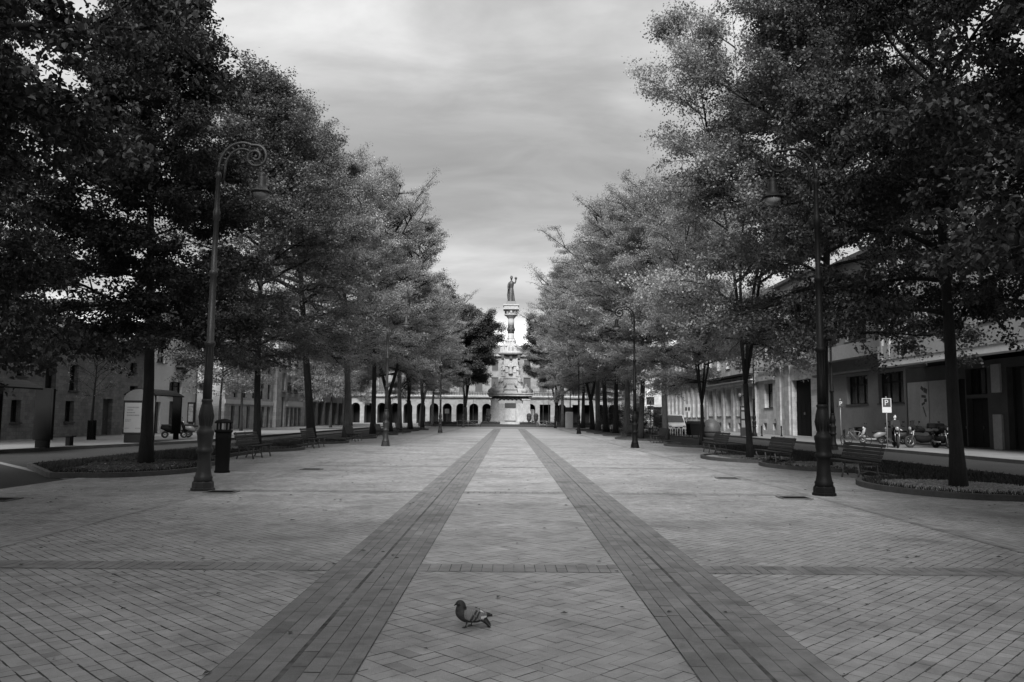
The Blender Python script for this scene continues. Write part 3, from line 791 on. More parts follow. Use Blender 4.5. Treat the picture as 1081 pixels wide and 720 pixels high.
lampR.location = (6.83, 17.4, .01); lampR.rotation_euler = (0, 0, PI); lampR['label'] = 'large dark scroll-armed lamp, nearest on the right'
lampL.rotation_euler = (0, R(.35), 0)
for src, x, y, rz, l in ((lampL, -6.57, 43, 0, 'second lamp from the camera on the left, before slanting tree trunks'), (lampR, 6.85, 43.4, PI, 'second lamp from the camera on the right, before a leaning trunk'),
                     (lampL, -6.6, 77.5, 0, 'third lamp on the left, by the forked tree'), (lampR, 6.85, 78, PI, 'third lamp on the right, before a row of upright trunks'),
                     (lampL, -6.5, 115, 0, 'small dark lamp farthest away on the left, before the arcade'), (lampR, 6.75, 115.5, PI, 'small dark lamp farthest away on the right, before the arcade')):
    dup(src, (x, y, .01), rz, l)
for x, y, l in ((17.6, 43.4, 'dark kerbside lamp behind the big right lamp, beside the parked bicycle'), (20.9, 68, 'dark kerbside lamp beside the dome-shaped recycling bin'), (9.4, 122, 'dark lamp with a litter bin at its foot by the information stand')):
    o = dup(lampR, (x, y, .01 if x != 20.9 else .12), 0, l); o['group'] = 'kerbside lamps'

# ------------------------------------------------------------------ benches
def make_bench():
    t = thing('bench', 'x', 'bench', (0, 0, 0), 0, 'slatted benches along the planting beds')
    b = MB(); L_ = 2.6              # local: bench runs along y, sitter faces +x
    for i in range(5): b.bx(-.06 + .105 * i - .0445, -.06 + .105 * i + .0445, -L_ / 2, L_ / 2, .43 + .008 * i, .465 + .008 * i)
    b.build('seat', M['wood'], t, bevel=.008)
    b = MB()
    for i in range(5):
        z = .53 + .098 * i; b.box((-.135 - .032 * i, 0, z), (.03, L_, .086), ry=R(-18))
    b.build('backrest', M['wood'], t, bevel=.008)
    for y in (-1.05, 0, 1.05):
        b = MB(); w = .035
        b.tube([(.40, y, .0), (.36, y, .2), (.40, y, .42)], [.028, .022, .028], 6)
        b.tube([(-.22, y, 0), (-.14, y, .2), (-.12, y, .42)], [.028, .022, .028], 6)
        b.tube([(-.13, y, .40), (-.17, y, .55), (-.30, y, .98)], [.026, .022, .018], 6)
        b.bx(-.12, .40, y - .02, y + .02, .385, .425); b.tube([(-.17, y, .17), (.1, y, .24), (.37, y, .17)], .014, 6)
        b.build('leg', M['bench_leg'], t)
    return t
bn = make_bench(); first = True
for x, y, l in ((-9.75, 30.6, 'nearest bench of the left row, right of the litter bin'), (-9.85, 40.2, 'second bench of the left row, before the leaning dark tree'), (-9.9, 50.9, 'third bench of the left row, left of the second left lamp'),
                (-9.9, 62, 'fourth bench of the left row, behind the second left lamp'), (-9.9, 73, 'farthest bench of the left row, past the second left lamp'), (9.95, 23.0, 'nearest bench of the right row, just right of the big right lamp'), (9.75, 29.2, 'second bench of the right row, left of the big right lamp'),
                (9.95, 38.2, 'third bench of the right row, left of the slim airy tree'), (9.9, 52.5, 'bench farther along the right row, between the airy tree and the second right lamp'), (9.9, 66.5, 'farthest bench of the right row, past the second right lamp')):
    rz = 0 if x < 0 else PI
    if first: bn.location = (x, y, .004); bn.rotation_euler = (0, 0, rz); bn['label'] = l; first = False
    else: dup(bn, (x, y, .004), rz, l)

# ------------------------------------------------------------------ litter bin by the left lamp
def litter_bin():
    t = thing('litter_bin', 'tall dark litter bin standing behind the big left lamp', 'litter bin', (-8.05, 22.7, .004))
    b = MB(); b.lathe([(.21, 0), (.21, .05), (.19, .07), (.195, .5), (.215, .95), (.22, 1.12)], 16); b.build('body', M['black'], t)
    b = MB(); b.lathe([(.235, 1.12), (.25, 1.15), (.25, 1.19), (.2, 1.2)], 16); b.build('rim', M['iron'], t)
    b = MB()
    for s in range(4):
        a = PI / 4 + s * PI / 2; b.bx(.19 * math.cos(a) - .02, .19 * math.cos(a) + .02, .19 * math.sin(a) - .02, .19 * math.sin(a) + .02, 1.19, 1.38)
    b.lathe([(.25, 1.38), (.25, 1.41), (.2, 1.46), (.08, 1.5), (.01, 1.51)], 16); b.build('lid', M['iron'], t)
litter_bin()

# ------------------------------------------------------------------ pigeon
def pigeon():
    t = thing('pigeon', 'grey pigeon with a dark head and two dark wing bars standing on the paving', 'pigeon', (-.265, 6.42, .0055), R(4))
    def catmull(P, n):
        P = np.array(P); out = []
        Q = np.vstack([2 * P[0] - P[1], P, 2 * P[-1] - P[-2]])
        for i in range(1, len(Q) - 2):
            for k in range(n):
                u = k / n; a, b_, c, d = Q[i - 1], Q[i], Q[i + 1], Q[i + 2]
                out.append(.5 * (2 * b_ + (c - a) * u + (2 * a - 5 * b_ + 4 * c - d) * u ** 2 + (3 * b_ - a - 3 * c + d) * u ** 3))
        out.append(P[-1]); return np.array(out)
    def loft(mb, P, n=6, seg=22):
        C = catmull(P, n); vs = []; fs = []
        for i, row in enumerate(C):
            a = C[max(0, i - 1)]; b_ = C[min(len(C) - 1, i + 1)]
            tx, tz = b_[0] - a[0], b_[2] - a[2]; l = math.hypot(tx, tz) + 1e-9; nx, nz = -tz / l, tx / l
            for k in range(seg):
                q = 2 * PI * k / seg
                vs.append((row[0] + nx * row[4] * math.sin(q), row[1] + row[3] * math.cos(q), row[2] + nz * row[4] * math.sin(q)))
        for i in range(len(C) - 1):
            for k in range(seg): fs.append((i * seg + k, i * seg + (k + 1) % seg, (i + 1) * seg + (k + 1) % seg, (i + 1) * seg + k))
        fs.append(tuple(range(seg))); fs.append(tuple(range((len(C) - 1) * seg, len(C) * seg)))
        mb.add(vs, fs, True)
    def feather(name, base_fn, mb, parent):
        o = mb.build(name, M['plume'], parent)
        at = o.data.attributes.new('shade', 'FLOAT', 'POINT'); at.data.foreach_set('value', [base_fn(*v) for v in mb.v])
        return o
    m = mat('plumage', 1.0, .6, .12, 60, .3, 90, spec=.3); N = m.node_tree.nodes; L = m.node_tree.links
    an = N.new('ShaderNodeAttribute'); an.attribute_name = 'shade'
    cbn = N['Principled BSDF'].inputs['Base Color'].links[0].from_node; srcs = cbn.inputs[0].links[0].from_socket
    ml = N.new('ShaderNodeMath'); ml.operation = 'MULTIPLY'; L.new(srcs, ml.inputs[0]); L.new(an.outputs['Fac'], ml.inputs[1])
    for i in range(3): L.new(ml.outputs[0], cbn.inputs[i])
    M['plume'] = m
    # rows: x, y, z, half width, half height
    b = MB()
    loft(b, [(-.136, 0, .172, .004, .004), (-.128, 0, .175, .014, .016), (-.106, 0, .180, .0235, .0285), (-.090, 0, .166, .026, .033), (-.094, 0, .140, .031, .042), (-.086, 0, .116, .041, .054), (-.055, 0, .100, .052, .062),
             (-.015, 0, .093, .057, .059), (.03, 0, .086, .053, .053), (.065, 0, .077, .042, .041), (.086, 0, .062, .032, .028), (.106, 0, .041, .038, .020), (.130, 0, .016, .050, .013), (.136, 0, .011, .046, .006)])
    def shade(x, y, z):
        if x > .088: return .018
        if x > .055: return .5 if z > .066 else .05
        if z > .105 and x < -.05 or x < -.062: return .022 if z > .125 else .03
        if z < .08: return .035
        return .13
    feather('body', shade, b, t)
    for s in (-1, 1):
        b = MB()
        loft(b, [(-.078, s * .030, .118, .006, .012), (-.055, s * .046, .112, .011, .034), (-.015, s * .056, .102, .012, .045), (.03, s * .053, .098, .011, .041), (.07, s * .040, .096, .008, .026), (.115, s * .02, .094, .005, .013), (.152, s * .012, .089, .002, .004)], 8, 18)
        def wshade(x, y, z):
            q = x - .6 * (z - .1)
            if abs(q - .004) < .009 or abs(q - .036) < .0085: return .015
            if x > .105: return .02
            if x > .06 and z < .094: return .6
            return .15 + .035 * math.sin(x * 420 + z * 160) * (1 if x > -.02 else .4)
        feather('wing', wshade, b, t)
        b = MB(); lx = -.052 if s < 0 else -.008
        b.tube([(lx + .01, s * .022, .055), (lx, s * .022, .028), (lx - .006, s * .022, .004)], [.010, .0045, .004], 7)
        for k, (dx, dy) in enumerate(((-.030, 0), (-.024, .014), (-.024, -.014), (.016, 0))):
            b.tube([(lx - .006, s * .022, .006), (lx - .006 + dx * .5, s * .022 + dy * .5, .006), (lx - .006 + dx, s * .022 + dy, .0015)], [.004, .0035, .0012], 6)
        b.build('leg', M['skin_leg'], t)
        b = MB(); b.ball((-.113, s * .0225, .185), .0036, 8); b.build('eye', M['skin_leg'], t)
    b = MB(); b.tube([(-.130, 0, .174), (-.142, 0, .170), (-.151, 0, .163)], [.0075, .005, .001], 8); b.ball((-.136, 0, .1765), (.006, .005, .004), 8); b.build('bill', M['black'], t)
M['skin_leg'] = mat('leg_skin', .045, .6, .1, 30)
pigeon()

# ------------------------------------------------------------------ buildings
def facade_mesh(mb, L_, H, ops, depth=.28, dep=10):
    """front wall in the plane y=0 facing -y with openings; reveals; sides, back and top. ops: (u0,u1,z0,z1,arch)"""
    us = sorted({0, L_} | {o[0] for o in ops} | {o[1] for o in ops}); zs = sorted({0, H} | {o[2] for o in ops} | {o[3] for o in ops})
    for a, b in zip(us[:-1], us[1:]):
        for c, d in zip(zs[:-1], zs[1:]):
            m = ((a + b) / 2, (c + d) / 2)
            if any(o[0] < m[0] < o[1] and o[2] < m[1] < o[3] for o in ops): continue
            mb.add([(a, 0, c), (b, 0, c), (b, 0, d), (a, 0, d)], [(0, 1, 2, 3)])
    for o in ops:
        u0, u1, z0, z1 = o[:4]; dd = o[5] if len(o) > 5 and o[5] else depth
        if len(o) > 4 and o[4]:                    # round arch inside the rectangle
            r = (u1 - u0) / 2; cz = z1 - r; cx = (u0 + u1) / 2; n = 12
            arc = [(cx - r * math.cos(PI * i / n), cz + r * math.sin(PI * i / n)) for i in range(n + 1)]
            for (xa, za), (xb, zb) in zip(arc[:-1], arc[1:]):
                mb.add([(xa, 0, za), (xb, 0, zb), (xb, 0, z1), (xa, 0, z1)], [(0, 1, 2, 3)])
                mb.add([(xa, 0, za), (xb, 0, zb), (xb, dd, zb), (xa, dd, za)], [(0, 1, 2, 3)])
            zt = cz
        else:
            zt = z1; mb.add([(u0, 0, z1), (u1, 0, z1), (u1, dd, z1), (u0, dd, z1)], [(0, 1, 2, 3)])
        mb.add([(u0, 0, z0), (u0, dd, z0), (u0, dd, zt), (u0, 0, zt)], [(0, 1, 2, 3)])
        mb.add([(u1, 0, z0), (u1, dd, z0), (u1, dd, zt), (u1, 0, zt)], [(0, 1, 2, 3)])
        mb.add([(u0, 0, z0), (u1, 0, z0), (u1, dd, z0), (u0, dd, z0)], [(0, 1, 2, 3)])
    mb.add([(0, 0, 0), (0, dep, 0), (0, dep, H), (0, 0, H)], [(0, 1, 2, 3)]); mb.add([(L_, 0, 0), (L_, dep, 0), (L_, dep, H), (L_, 0, H)], [(0, 1, 2, 3)])
    mb.add([(0, dep, 0), (L_, dep, 0), (L_, dep, H), (0, dep, H)], [(0, 1, 2, 3)]); mb.add([(0, 0, H), (L_, 0, H), (L_, dep, H), (0, dep, H)], [(0, 1, 2, 3)])
def window(parent, u0, u1, z0, z1, depth=.28, fm='frame_dark', name='window', mull=1, sill=True, pm='pane', rail=True):
    b = MB(); y = depth - .08; w = .06
    b.bx(u0, u0 + w, y, y + .06, z0, z1); b.bx(u1 - w, u1, y, y + .06, z0, z1)
    b.bx(u0 + w, u1 - w, y, y + .06, z0, z0 + w); b.bx(u0 + w, u1 - w, y, y + .06, z1 - w, z1)
    for i in range(mull):
        c = u0 + (u1 - u0) * (i + 1) / (mull + 1); b.bx(c - w / 2, c + w / 2, y, y + .055, z0 + w, z1 - w)
    if rail: zz = z0 + (z1 - z0) * .68; b.bx(u0 + w, u1 - w, y + .002, y + .05, zz - .03, zz + .03)
    o = b.build(name, M[fm], parent)
    p = MB(); p.add([(u0, depth - .012, z0), (u1, depth - .012, z0), (u1, depth - .012, z1), (u0, depth - .012, z1)], [(0, 1, 2, 3)]); p.build('pane', M[pm], o)
    if sill:
        q = MB(); q.bx(u0 - .1, u1 + .1, -.08, .1, z0 - .09, z0 - .003); q.build('sill', M['kerb'], o)
    return o
def door(parent, u0, u1, z0, z1, depth=.3, m='shutter', handle=True):
    b = MB(); b.bx(u0, u1, depth - .06, depth, z0, z1)
    n = max(1, int(round((u1 - u0) / .9)))
    for i in range(n):
        a = u0 + (u1 - u0) * i / n + .1; c = u0 + (u1 - u0) * (i + 1) / n - .1
        h = z1 - z0
        b.bx(a, c, depth - .075, depth - .06, z0 + .15, z0 + h * .42); b.bx(a, c, depth - .075, depth - .06, z0 + h * .5, z1 - .15)
    o = b.build('door', M[m], parent)
    if handle:
        q = MB(); q.bx((u0 + u1) / 2 + .05, (u0 + u1) / 2 + .09, depth - .13, depth - .06, z0 + 1.0, z0 + 1.15); q.build('handle', M['chrome'], o)
    return o
def box_part(name, parent, m, boxes, bevel=0):
    b = MB()
    for q in boxes: b.bx(*q)
    return b.build(name, m if not isinstance(m, str) else M[m], parent, bevel=bevel)

# --- left side: local x runs away from the camera, local -y faces the road
def leftb(name, label, D0, x=-27.5): return thing(name, label, 'building', (x, D0, .12), PI / 2)
def stone_house():
    t = leftb('stone_house', 'old two storey rubble stone house with small windows at far left', 24)
    D = 24
    wins = [(31.5, 32.2, 3.4, 4.5), (44.6 - D, 45.5 - D, 3.55, 4.65), (47.4 - D, 48.5 - D, 2.9, 4.55), (50.0 - D, 51.0 - D, 2.9, 4.55), (44.3 - D, 45.2 - D, .95, 2.2), (49.7 - D, 50.7 - D, .95, 2.25), (58.0 - D, 59.3 - D, 2.8, 3.5), (57.9 - D, 58.9 - D, 4.5, 5.2), (30 - D, 31 - D, 3.0, 4.5), (36 - D, 37 - D, 3.0, 4.5), (40 - D, 41 - D, 3.0, 4.5), (34 - D, 35 - D, 1, 2.2), (40 - D, 41 - D, 1, 2.2)]
    wins = [w for w in wins if w != (31.5, 32.2, 3.4, 4.5)]
    drs = [(54.3 - D, 55.6 - D, 0.02, 2.5)]
    b = MB(); facade_mesh(b, 36, 6.3, wins + drs, .35, 11); b.build('wall', M['stone_rough'], t)
    for w in wins: window(t, *w, .35)
    door(t, *drs[0], .35)
    b = MB(); e = .55
    b.add([(-e, -e, 6.30), (36 + e, -e, 6.30), (36 + e, 5.5, 8.7), (-e, 5.5, 8.7), (36 + e, 11 + e, 6.3), (-e, 11 + e, 6.3), (-e, -e, 6.15), (36 + e, -e, 6.15), (36 + e, 11 + e, 6.15), (-e, 11 + e, 6.15)],
          [(0, 1, 2, 3), (3, 2, 4, 5), (6, 7, 1, 0), (1, 7, 8, 4, 2), (0, 3, 5, 9, 6), (8, 9, 5, 4), (6, 9, 8, 7)]); b.build('roof', M['roof'], t)
stone_house()
def white_house():
    t = leftb('white_house', 'narrow white plastered house with a small bracketed balcony behind the left trees', 60.1, -27.2); D = 60.1
    wins = [(64.0 - D, 66.4 - D, 2.95, 4.1), (65.2 - D, 66.6 - D, 5.5, 7.3), (61.6 - D, 63 - D, 5.5, 7.2)]
    drs = [(64.2 - D, 65.3 - D, .02, 2.5), (61.2 - D, 62.6 - D, .02, 2.4)]
    b = MB(); facade_mesh(b, 9.6, 9.4, wins + drs, .25, 11); b.build('wall', M['plaster'], t)
    for w in wins: window(t, *w, .25)
    for d in drs: door(t, *d, .25)
    b = MB(); b.bx(64.9 - D, 66.9 - D, -.8, 0, 5.28, 5.42)
    b.prism([(-.7, 5.27), (0, 5.27), (0, 4.6)], 65.2 - D, 65.35 - D, 'x'); b.prism([(-.7, 5.27), (0, 5.27), (0, 4.6)], 66.45 - D, 66.6 - D, 'x')
    bal = b.build('balcony', M['kerb'], t)
    b = MB()
    for i in range(12):
        u = 64.95 - D + i * (1.9 / 11); b.bx(u - .012, u + .012, -.78, -.756, 5.42, 6.4)
    b.bx(64.93 - D, 66.87 - D, -.79, -.745, 6.4, 6.45); b.build('railing', M['iron'], bal)
    b = MB(); b.bx(-.25, 9.85, -.45, 11.3, 9.402, 9.62); b.bx(.8, 8.8, .8, 10, 9.62, 10.2); b.build('roof', M['roof'], t)
    b = MB(); b.tube([(9.3, -.09, .1), (9.3, -.09, 9.4)], .06, 8); b.build('drainpipe', M['grey'], t)
white_house()
def long_house():
    t = leftb('long_building', 'long pale two storey building with a row of tall ground floor doorways', 77.2, -27.4); D = 77.2
    drs = [(c - .55 - D, c + .55 - D, .05, 2.35) for c in (79.6, 81.9, 84.3, 86.9, 89.3, 91.4)]
    wins = [(c - .55 - D, c + .55 - D, 3.2, 4.9) for c in (80.2, 83.1, 86.0, 88.9, 91.4)] + [(c - .55 - D, c + .55 - D, 6.1, 7.8) for c in (80.2, 83.1, 86.0, 88.9, 91.4)]
    b = MB(); facade_mesh(b, 15.6, 8.9, wins + drs, .3, 12); b.build('wall', M['stone_pale'], t)
    for d in drs: door(t, *d, .3, handle=False)
    for w in wins: window(t, *w, .3, sill=False)
    box_part('string_course', t, 'plaster', [(0, 15.6, -.09, -.002, 2.52, 2.95), (0, 15.6, -.12, -.002, 8.4, 8.9)])
    box_part('roof', t, 'roof', [(-.2, 15.8, -.5, 12.2, 8.91, 9.1), (.6, 15, .8, 11, 9.1, 10)])
long_house()
def balcony_house():
    t = leftb('balcony_house', 'pale house with glazed balconies above a white shop sign band', 93.0, -27.0); D = 93.0
    drs = [(95.2 - D, 96.3 - D, .05, 3.6), (97.3 - D, 98.6 - D, .05, 2.35), (99.1 - D, 100.4 - D, .05, 2.35), (100.9 - D, 102.2 - D, .05, 2.35), (102.7 - D, 104 - D, .05, 2.35)]
    wins = [(c - .6 - D, c + .6 - D, z, z + 2.1) for c in (95.8, 98.6, 101.4, 104.2) for z in (4.4, 7.6, 10.6)]
    b = MB(); facade_mesh(b, 13, 13.6, wins + drs, .3, 12); b.build('wall', M['stone_pale'], t)
    for d in drs: door(t, *d, .3, handle=False)
    for w in wins: window(t, *w, .3, 'frame_white', sill=False)
    box_part('shop_sign', t, 'white', [(96.9 - D, 104.2 - D, -.25, -.002, 2.5, 3.15)])
    for z in (4.3, 7.5, 10.5):
        for c in (95.8, 98.6, 101.4, 104.2):
            b = MB(); b.bx(c - .9 - D, c + .9 - D, -.7, -.002, z - .16, z - .02); q = b.build('balcony', M['kerb'], t)
            b = MB()
            for i in range(13): u = c - .86 - D + i * 1.72 / 12; b.bx(u - .012, u + .012, -.69, -.666, z - .02, z + .95)
            b.bx(c - .88 - D, c + .88 - D, -.7, -.655, z + .95, z + 1); b.build('railing', M['iron'], q)
    box_part('roof', t, 'roof', [(-.2, 13.2, -.6, 12.2, 13.61, 13.8), (.6, 12.4, 1, 11, 13.8, 15)])
balcony_house()
def far_left():
    t = leftb('garage_building', 'grey building with wide dark ground floor openings beyond the left row', 107, -27.3)
    ops = [(3 + 4.6 * i, 6.6 + 4.6 * i, .03, 3.4, 0, 2.0) for i in range(6)]; wins = [(1.5 + 3 * i, 2.8 + 3 * i, 5, 6.9) for i in range(9)] + [(1.5 + 3 * i, 2.8 + 3 * i, 8.4, 10.2) for i in range(9)]
    b = MB(); facade_mesh(b, 32, 12, ops + wins, .3, 12); b.build('wall', M['plaster_grey'], t)
    for o in ops:
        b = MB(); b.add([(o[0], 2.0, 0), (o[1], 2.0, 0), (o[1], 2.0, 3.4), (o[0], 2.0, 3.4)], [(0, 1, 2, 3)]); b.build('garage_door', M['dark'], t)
    for w in wins: window(t, *w, .3)
    box_part('roof', t, 'roof', [(-.2, 32.2, -.5, 12.2, 12.01, 12.3)])
far_left()

# --- right side: local x runs towards the camera, local -y faces the road (-x world)
def rightb(name, label, D1, x=25.8): return thing(name, label, 'building', (x, D1, .12), -PI / 2)
def canopy_building():
    D1 = 51.6; t = rightb('overhanging_building', 'building with a shade-toned front whose upper storeys overhang the pavement at the far right', D1)
    u = lambda D: D1 - D
    ops = [(u(46.2), u(45.0), .05, 3.9), (u(44.9), u(42.9), .05, 2.75), (u(44.9), u(42.9), 2.95, 4.4), (u(41.2), u(37.6), .05, 4.3), (u(36.5), u(33), .05, 4.3), (u(31.5), u(28), .05, 4.3)]
    b = MB(); facade_mesh(b, 26, 4.78, ops, .4, 12); b.build('wall', M['shop_shade'], t)
    for i, o in enumerate(ops):
        if i in (0, 1): door(t, *o[:4], .4, 'frame_dark')
        else: window(t, *o[:4], .4, 'frame_dark', name='shop_window', mull=2, sill=False, rail=False)
    # light panel with a hanging banner at the near side
    box_part('wall_panel', t, 'plaster_mid', [(u(51.4), u(46.6), -.06, -.003, .05, 3.9)])
    box_part('transom', t, 'grey', [(u(44.9), u(42.9), .05, .3, 2.76, 2.94)])
    pl = box_part('pillar', t, 'plaster_mid', [(u(42.35), u(41.6), -.12, -.003, .02, 1.85)]); box_part('pillar', t, 'plaster_mid', [(u(42.35), u(41.6), -.12, -.003, 3.0, 4.5)])
    # overhanging upper floors
    wins = [(u(48.4), u(47.2), 1.55, 3.6), (u(46.0), u(44.6), 1.55, 3.6), (u(41), u(39.4), 1.55, 3.6), (u(36.5), u(35), 1.55, 3.6), (u(32), u(30.5), 1.55, 3.6)]
    wins += [(a, b_, 4.75, 6.7) for a, b_, _, _ in wins] + [(a, b_, 7.9, 9.7) for a, b_, _, _ in wins]
    b = MB(); facade_mesh(b, 23.9, 10.6, wins, .3, 12); up = b.build('upper_floors', M['plaster_mid'], t); up.location = (u(49.45), -2.7, 4.8)
    for w in wins: window(up, *w, .3)
    box_part('slab_edge', t, 'plaster', [(u(49.47), u(25.6), -2.76, -2.0, 4.76, 5.15)])
    for c in (48.95, 48.0, 46.6):
        box_part('pilaster', t, 'stone_pale', [(u(c) - .12, u(c) + .12, -2.84, -2.702, 5.16, 12)])
    box_part('parapet', t, 'plaster_mid', [(u(49.44), u(25.6), -2.82, -2.702, 5.152, 6.05)])
    box_part('roof', t, 'slate', [(u(49.6), u(25.5), -3.1, 9.5, 15.41, 15.7)])
    q = thing('hanging_banner', 'tall pale printed banner on the panel behind the motorcycles', 'banner', (25.8 - .075, 49.3, 1.25), -PI / 2)
    b = MB(); b.bx(-.5, .5, -.02, 0, 0, 2.75); b.build('sheet', M['banner'], q)
    b = MB()
    for k, (x, z, w, h) in enumerate(((-.2, 2.35, .35, .22), (.18, 2.2, .4, .3), (-.05, 1.85, .5, .16), (.15, 1.6, .3, .2), (-.12, 1.4, .4, .14), (0, .9, .1, .7))): b.box((x, -.024, z), (w, .006, h), ry=.5 - k * .2)
    b.build('print', M['shutter'], q)
    q = thing('graffiti_panel', 'low pale panel with dark scrawled marks beside the motorcycles', 'panel', (25.8 - .068, 47.6, .14), -PI / 2)
    b = MB(); b.bx(-.95, .95, -.05, 0, .1, 1.1); b.build('board', M['plaster'], q)
    b = MB()
    for x, z, r in ((-.6, .75, .16), (-.35, .5, .13), (-.05, .8, .1), (.2, .6, .17), (.55, .75, .12), (.6, .35, .14), (.1, .3, .1)): b.torus((x, -.053, z), r, .028, 'y', 14, 5)
    b.build('scrawl', M['ink'], q)
canopy_building()
def middle_building():
    D1 = 66.3; t = rightb('grey_building', 'grey building with two large dark windows under a long ledge, behind the parking signs', D1); u = lambda D: D1 - D
    wins = [(u(60.8), u(57.2), 2.65, 4.75), (u(55.6), u(52), 2.65, 4.75), (u(60.8), u(57.2), 7.4, 9.4), (u(55.6), u(52.2), 7.4, 9.4), (u(65), u(62.5), 7.4, 9.4), (u(60.8), u(57.2), 10.6, 12.4), (u(55.6), u(52.2), 10.6, 12.4)]
    vent = [(u(59.8), u(57.8), .35, .95)]
    b = MB(); facade_mesh(b, 14.6, 13.4, wins + vent, .35, 12); b.build('wall', M['plaster_grey'], t)
    for w in wins: window(t, *w, .35, mull=2)
    box_part('vent', t, 'dark', [(vent[0][0], vent[0][1], .2, .3, .35, .95)])
    box_part('ledge', t, 'kerb', [(0, 14.6, -.55, -.003, 4.95, 5.12)])
    box_part('balcony', t, 'plaster_mid', [(0, 14.6, -.9, -.003, 6.0, 7.05)])
    box_part('drainpipe', t, 'grey', [(u(64.9), u(64.75), -.1, -.003, .1, 4.9)])
    box_part('roof', t, 'slate', [(-.1, 14.7, -.5, 12, 13.41, 13.7)])
middle_building()
def gate_building():
    D1 = 82.3; t = rightb('buff_building', 'buff stone building with a tall black gateway and one tall dark window', D1); u = lambda D: D1 - D
    gate = (u(72.6), u(68.0), .02, 5.0); wins = [(u(80.4), u(77.9), 2.6, 5.0)] + [(u(c), u(c - 1.4), z, z + 2) for c in (80, 76, 72, 68.6) for z in (7.4, 10.8)]
    vents = [(u(80.9), u(79.9), .4, 1.1), (u(78), u(77), .4, 1.1)]
    b = MB(); facade_mesh(b, 15.9, 14, wins + [gate] + vents, .5, 12); b.build('wall', M['stone_mid'], t)
    for w in wins: window(t, *w, .5)
    for v in vents: box_part('vent', t, 'dark', [(v[0], v[1], .3, .4, v[2], v[3])])
    g = box_part('gate', t, 'black', [(gate[0], gate[1], .4, .48, .02, 3.1), (gate[0], gate[1], .43, .48, 3.1, 5.0)] + [(gate[0] + .2 + i * 1.1, gate[0] + 1.1 + i * 1.1, .37, .4, .2, 2.9) for i in range(4)])
    box_part('handle', g, 'chrome', [(u(70.6), u(70.4), .3, .37, 1.9, 2.1)])
    box_part('pilaster', t, 'stone_pale', [(u(76.6), u(75.4), -.16, -.003, .02, 6.4)]); box_part('pilaster', t, 'stone_pale', [(u(74.2), u(73.0), -.16, -.003, .02, 6.4)])
    box_part('cornice', t, 'stone_pale', [(0, 15.9, -.5, -.17, 6.42, 6.7), (0, u(76.7), -.35, -.003, 5.3, 5.75)])
    box_part('plaque', t, 'plaster', [(u(77.4), u(76.65), -.05, -.003, 1.5, 2.7), (u(74.9), u(74.3), -.05, -.003, 3.9, 4.4)])
    box_part('roof', t, 'slate', [(-.1, 16, -.5, 12, 14.01, 14.3)])
gate_building()
def office():
    D1 = 104.5; t = rightb('office_building', 'buff office building with tall dark openings between flat pilasters', D1); u = lambda D: D1 - D
    wins = [(u(c + 1.1), u(c - 1.1), 1.75, 4.95) for c in (101.6, 97.6, 93.6, 89.2, 85.2)]; vents = [(u(c + .6), u(c - .6), .35, 1.0) for c in (97.6, 93.6, 89.2)]
    up = [(u(c + .8), u(c - .8), z, z + 2.1) for c in (101.6, 97.6, 93.6, 89.2, 85.2) for z in (7.3, 10.6)]
    b = MB(); facade_mesh(b, 22, 14, wins + vents + up, .7, 12); b.build('wall', M['stone_mid'], t)
    for w in wins + up: window(t, *w, .7)
    for v in vents: box_part('vent', t, 'dark', [(v[0], v[1], .3, .4, v[2], v[3])])
    for c in (103.6, 99.6, 95.6, 91.4, 87.2, 83.2): box_part('pilaster', t, 'stone_pale', [(u(c) - .45, u(c) + .45, -.22, -.003, .02, 5.1)])
    box_part('cornice', t, 'stone_pale', [(0, 22, -.55, -.003, 5.15, 5.5), (0, 22, -.75, -.003, 5.5, 5.62)])
    box_part('canopy', t, 'frame_dark', [(u(103.5), u(84), -.95, -.003, 6.1, 6.3)])
    box_part('roof', t, 'slate', [(-.1, 22, -.5, 12, 14.01, 14.3)])
    q = thing('wall_lamp', 'round pale globe fixed to the office wall near the information pillar', 'lamp', (25.55, 86.9, 4.15))
    b = MB(); b.ball((-.3, 0, 0), .26, 14); b.build('globe', M['grey'], q)
    b = MB(); b.tube([(-.1, 0, 0), (.02, 0, 0)], .05, 8); b.torus((-.3, 0, 0), .31, .03, 'x', 20, 6); b.build('bracket', M['iron'], q)
office()
def far_right():
    D1 = 133; t = rightb('pillared_building', 'pale building with tall narrow openings far along the right side', D1, 26.2)
    ops = [(2 + 2.9 * i, 3.7 + 2.9 * i, 1.6, 6.0) for i in range(9)] + [(2 + 2.9 * i, 3.5 + 2.9 * i, 8.2, 10.2) for i in range(9)]
    b = MB(); facade_mesh(b, 28, 12.5, ops, .6, 12); b.build('wall', M['stone_mid'], t)
    for o in ops: window(t, *o[:4], .6)
    box_part('cornice', t, 'stone_pale', [(0, 28, -.5, -.003, 6.8, 7.2)]); box_part('roof', t, 'slate', [(-.1, 28.1, -.5, 12, 12.51, 12.8)])
    t = thing('tower_house', 'pale stone house with an arched window closing the right street', 'building', (22, 146, -.02), 0)
    ops = [(1.2, 2.2, 1.0, 5.6), (4.6, 5.8, 6.8, 8.8, 1), (4.4, 6.0, .05, 3.6), (9, 10, 1, 5), (8.6, 9.8, 6.8, 8.8, 1), (12, 13, 1, 5)]
    b = MB(); facade_mesh(b, 15, 13, ops, .4, 10); b.build('wall', M['stone_pale'], t)
    for o in ops: window(t, *o[:4], .4, sill=False)
    box_part('roof', t, 'roof', [(-.3, 15.3, -.5, 10.3, 13.01, 13.4)])
    for i, c in enumerate((3.2, 7.2)): box_part('pilaster', t, 'plaster', [(c, c + .7, -.2, -.003, .02, 12.6)])
far_right()

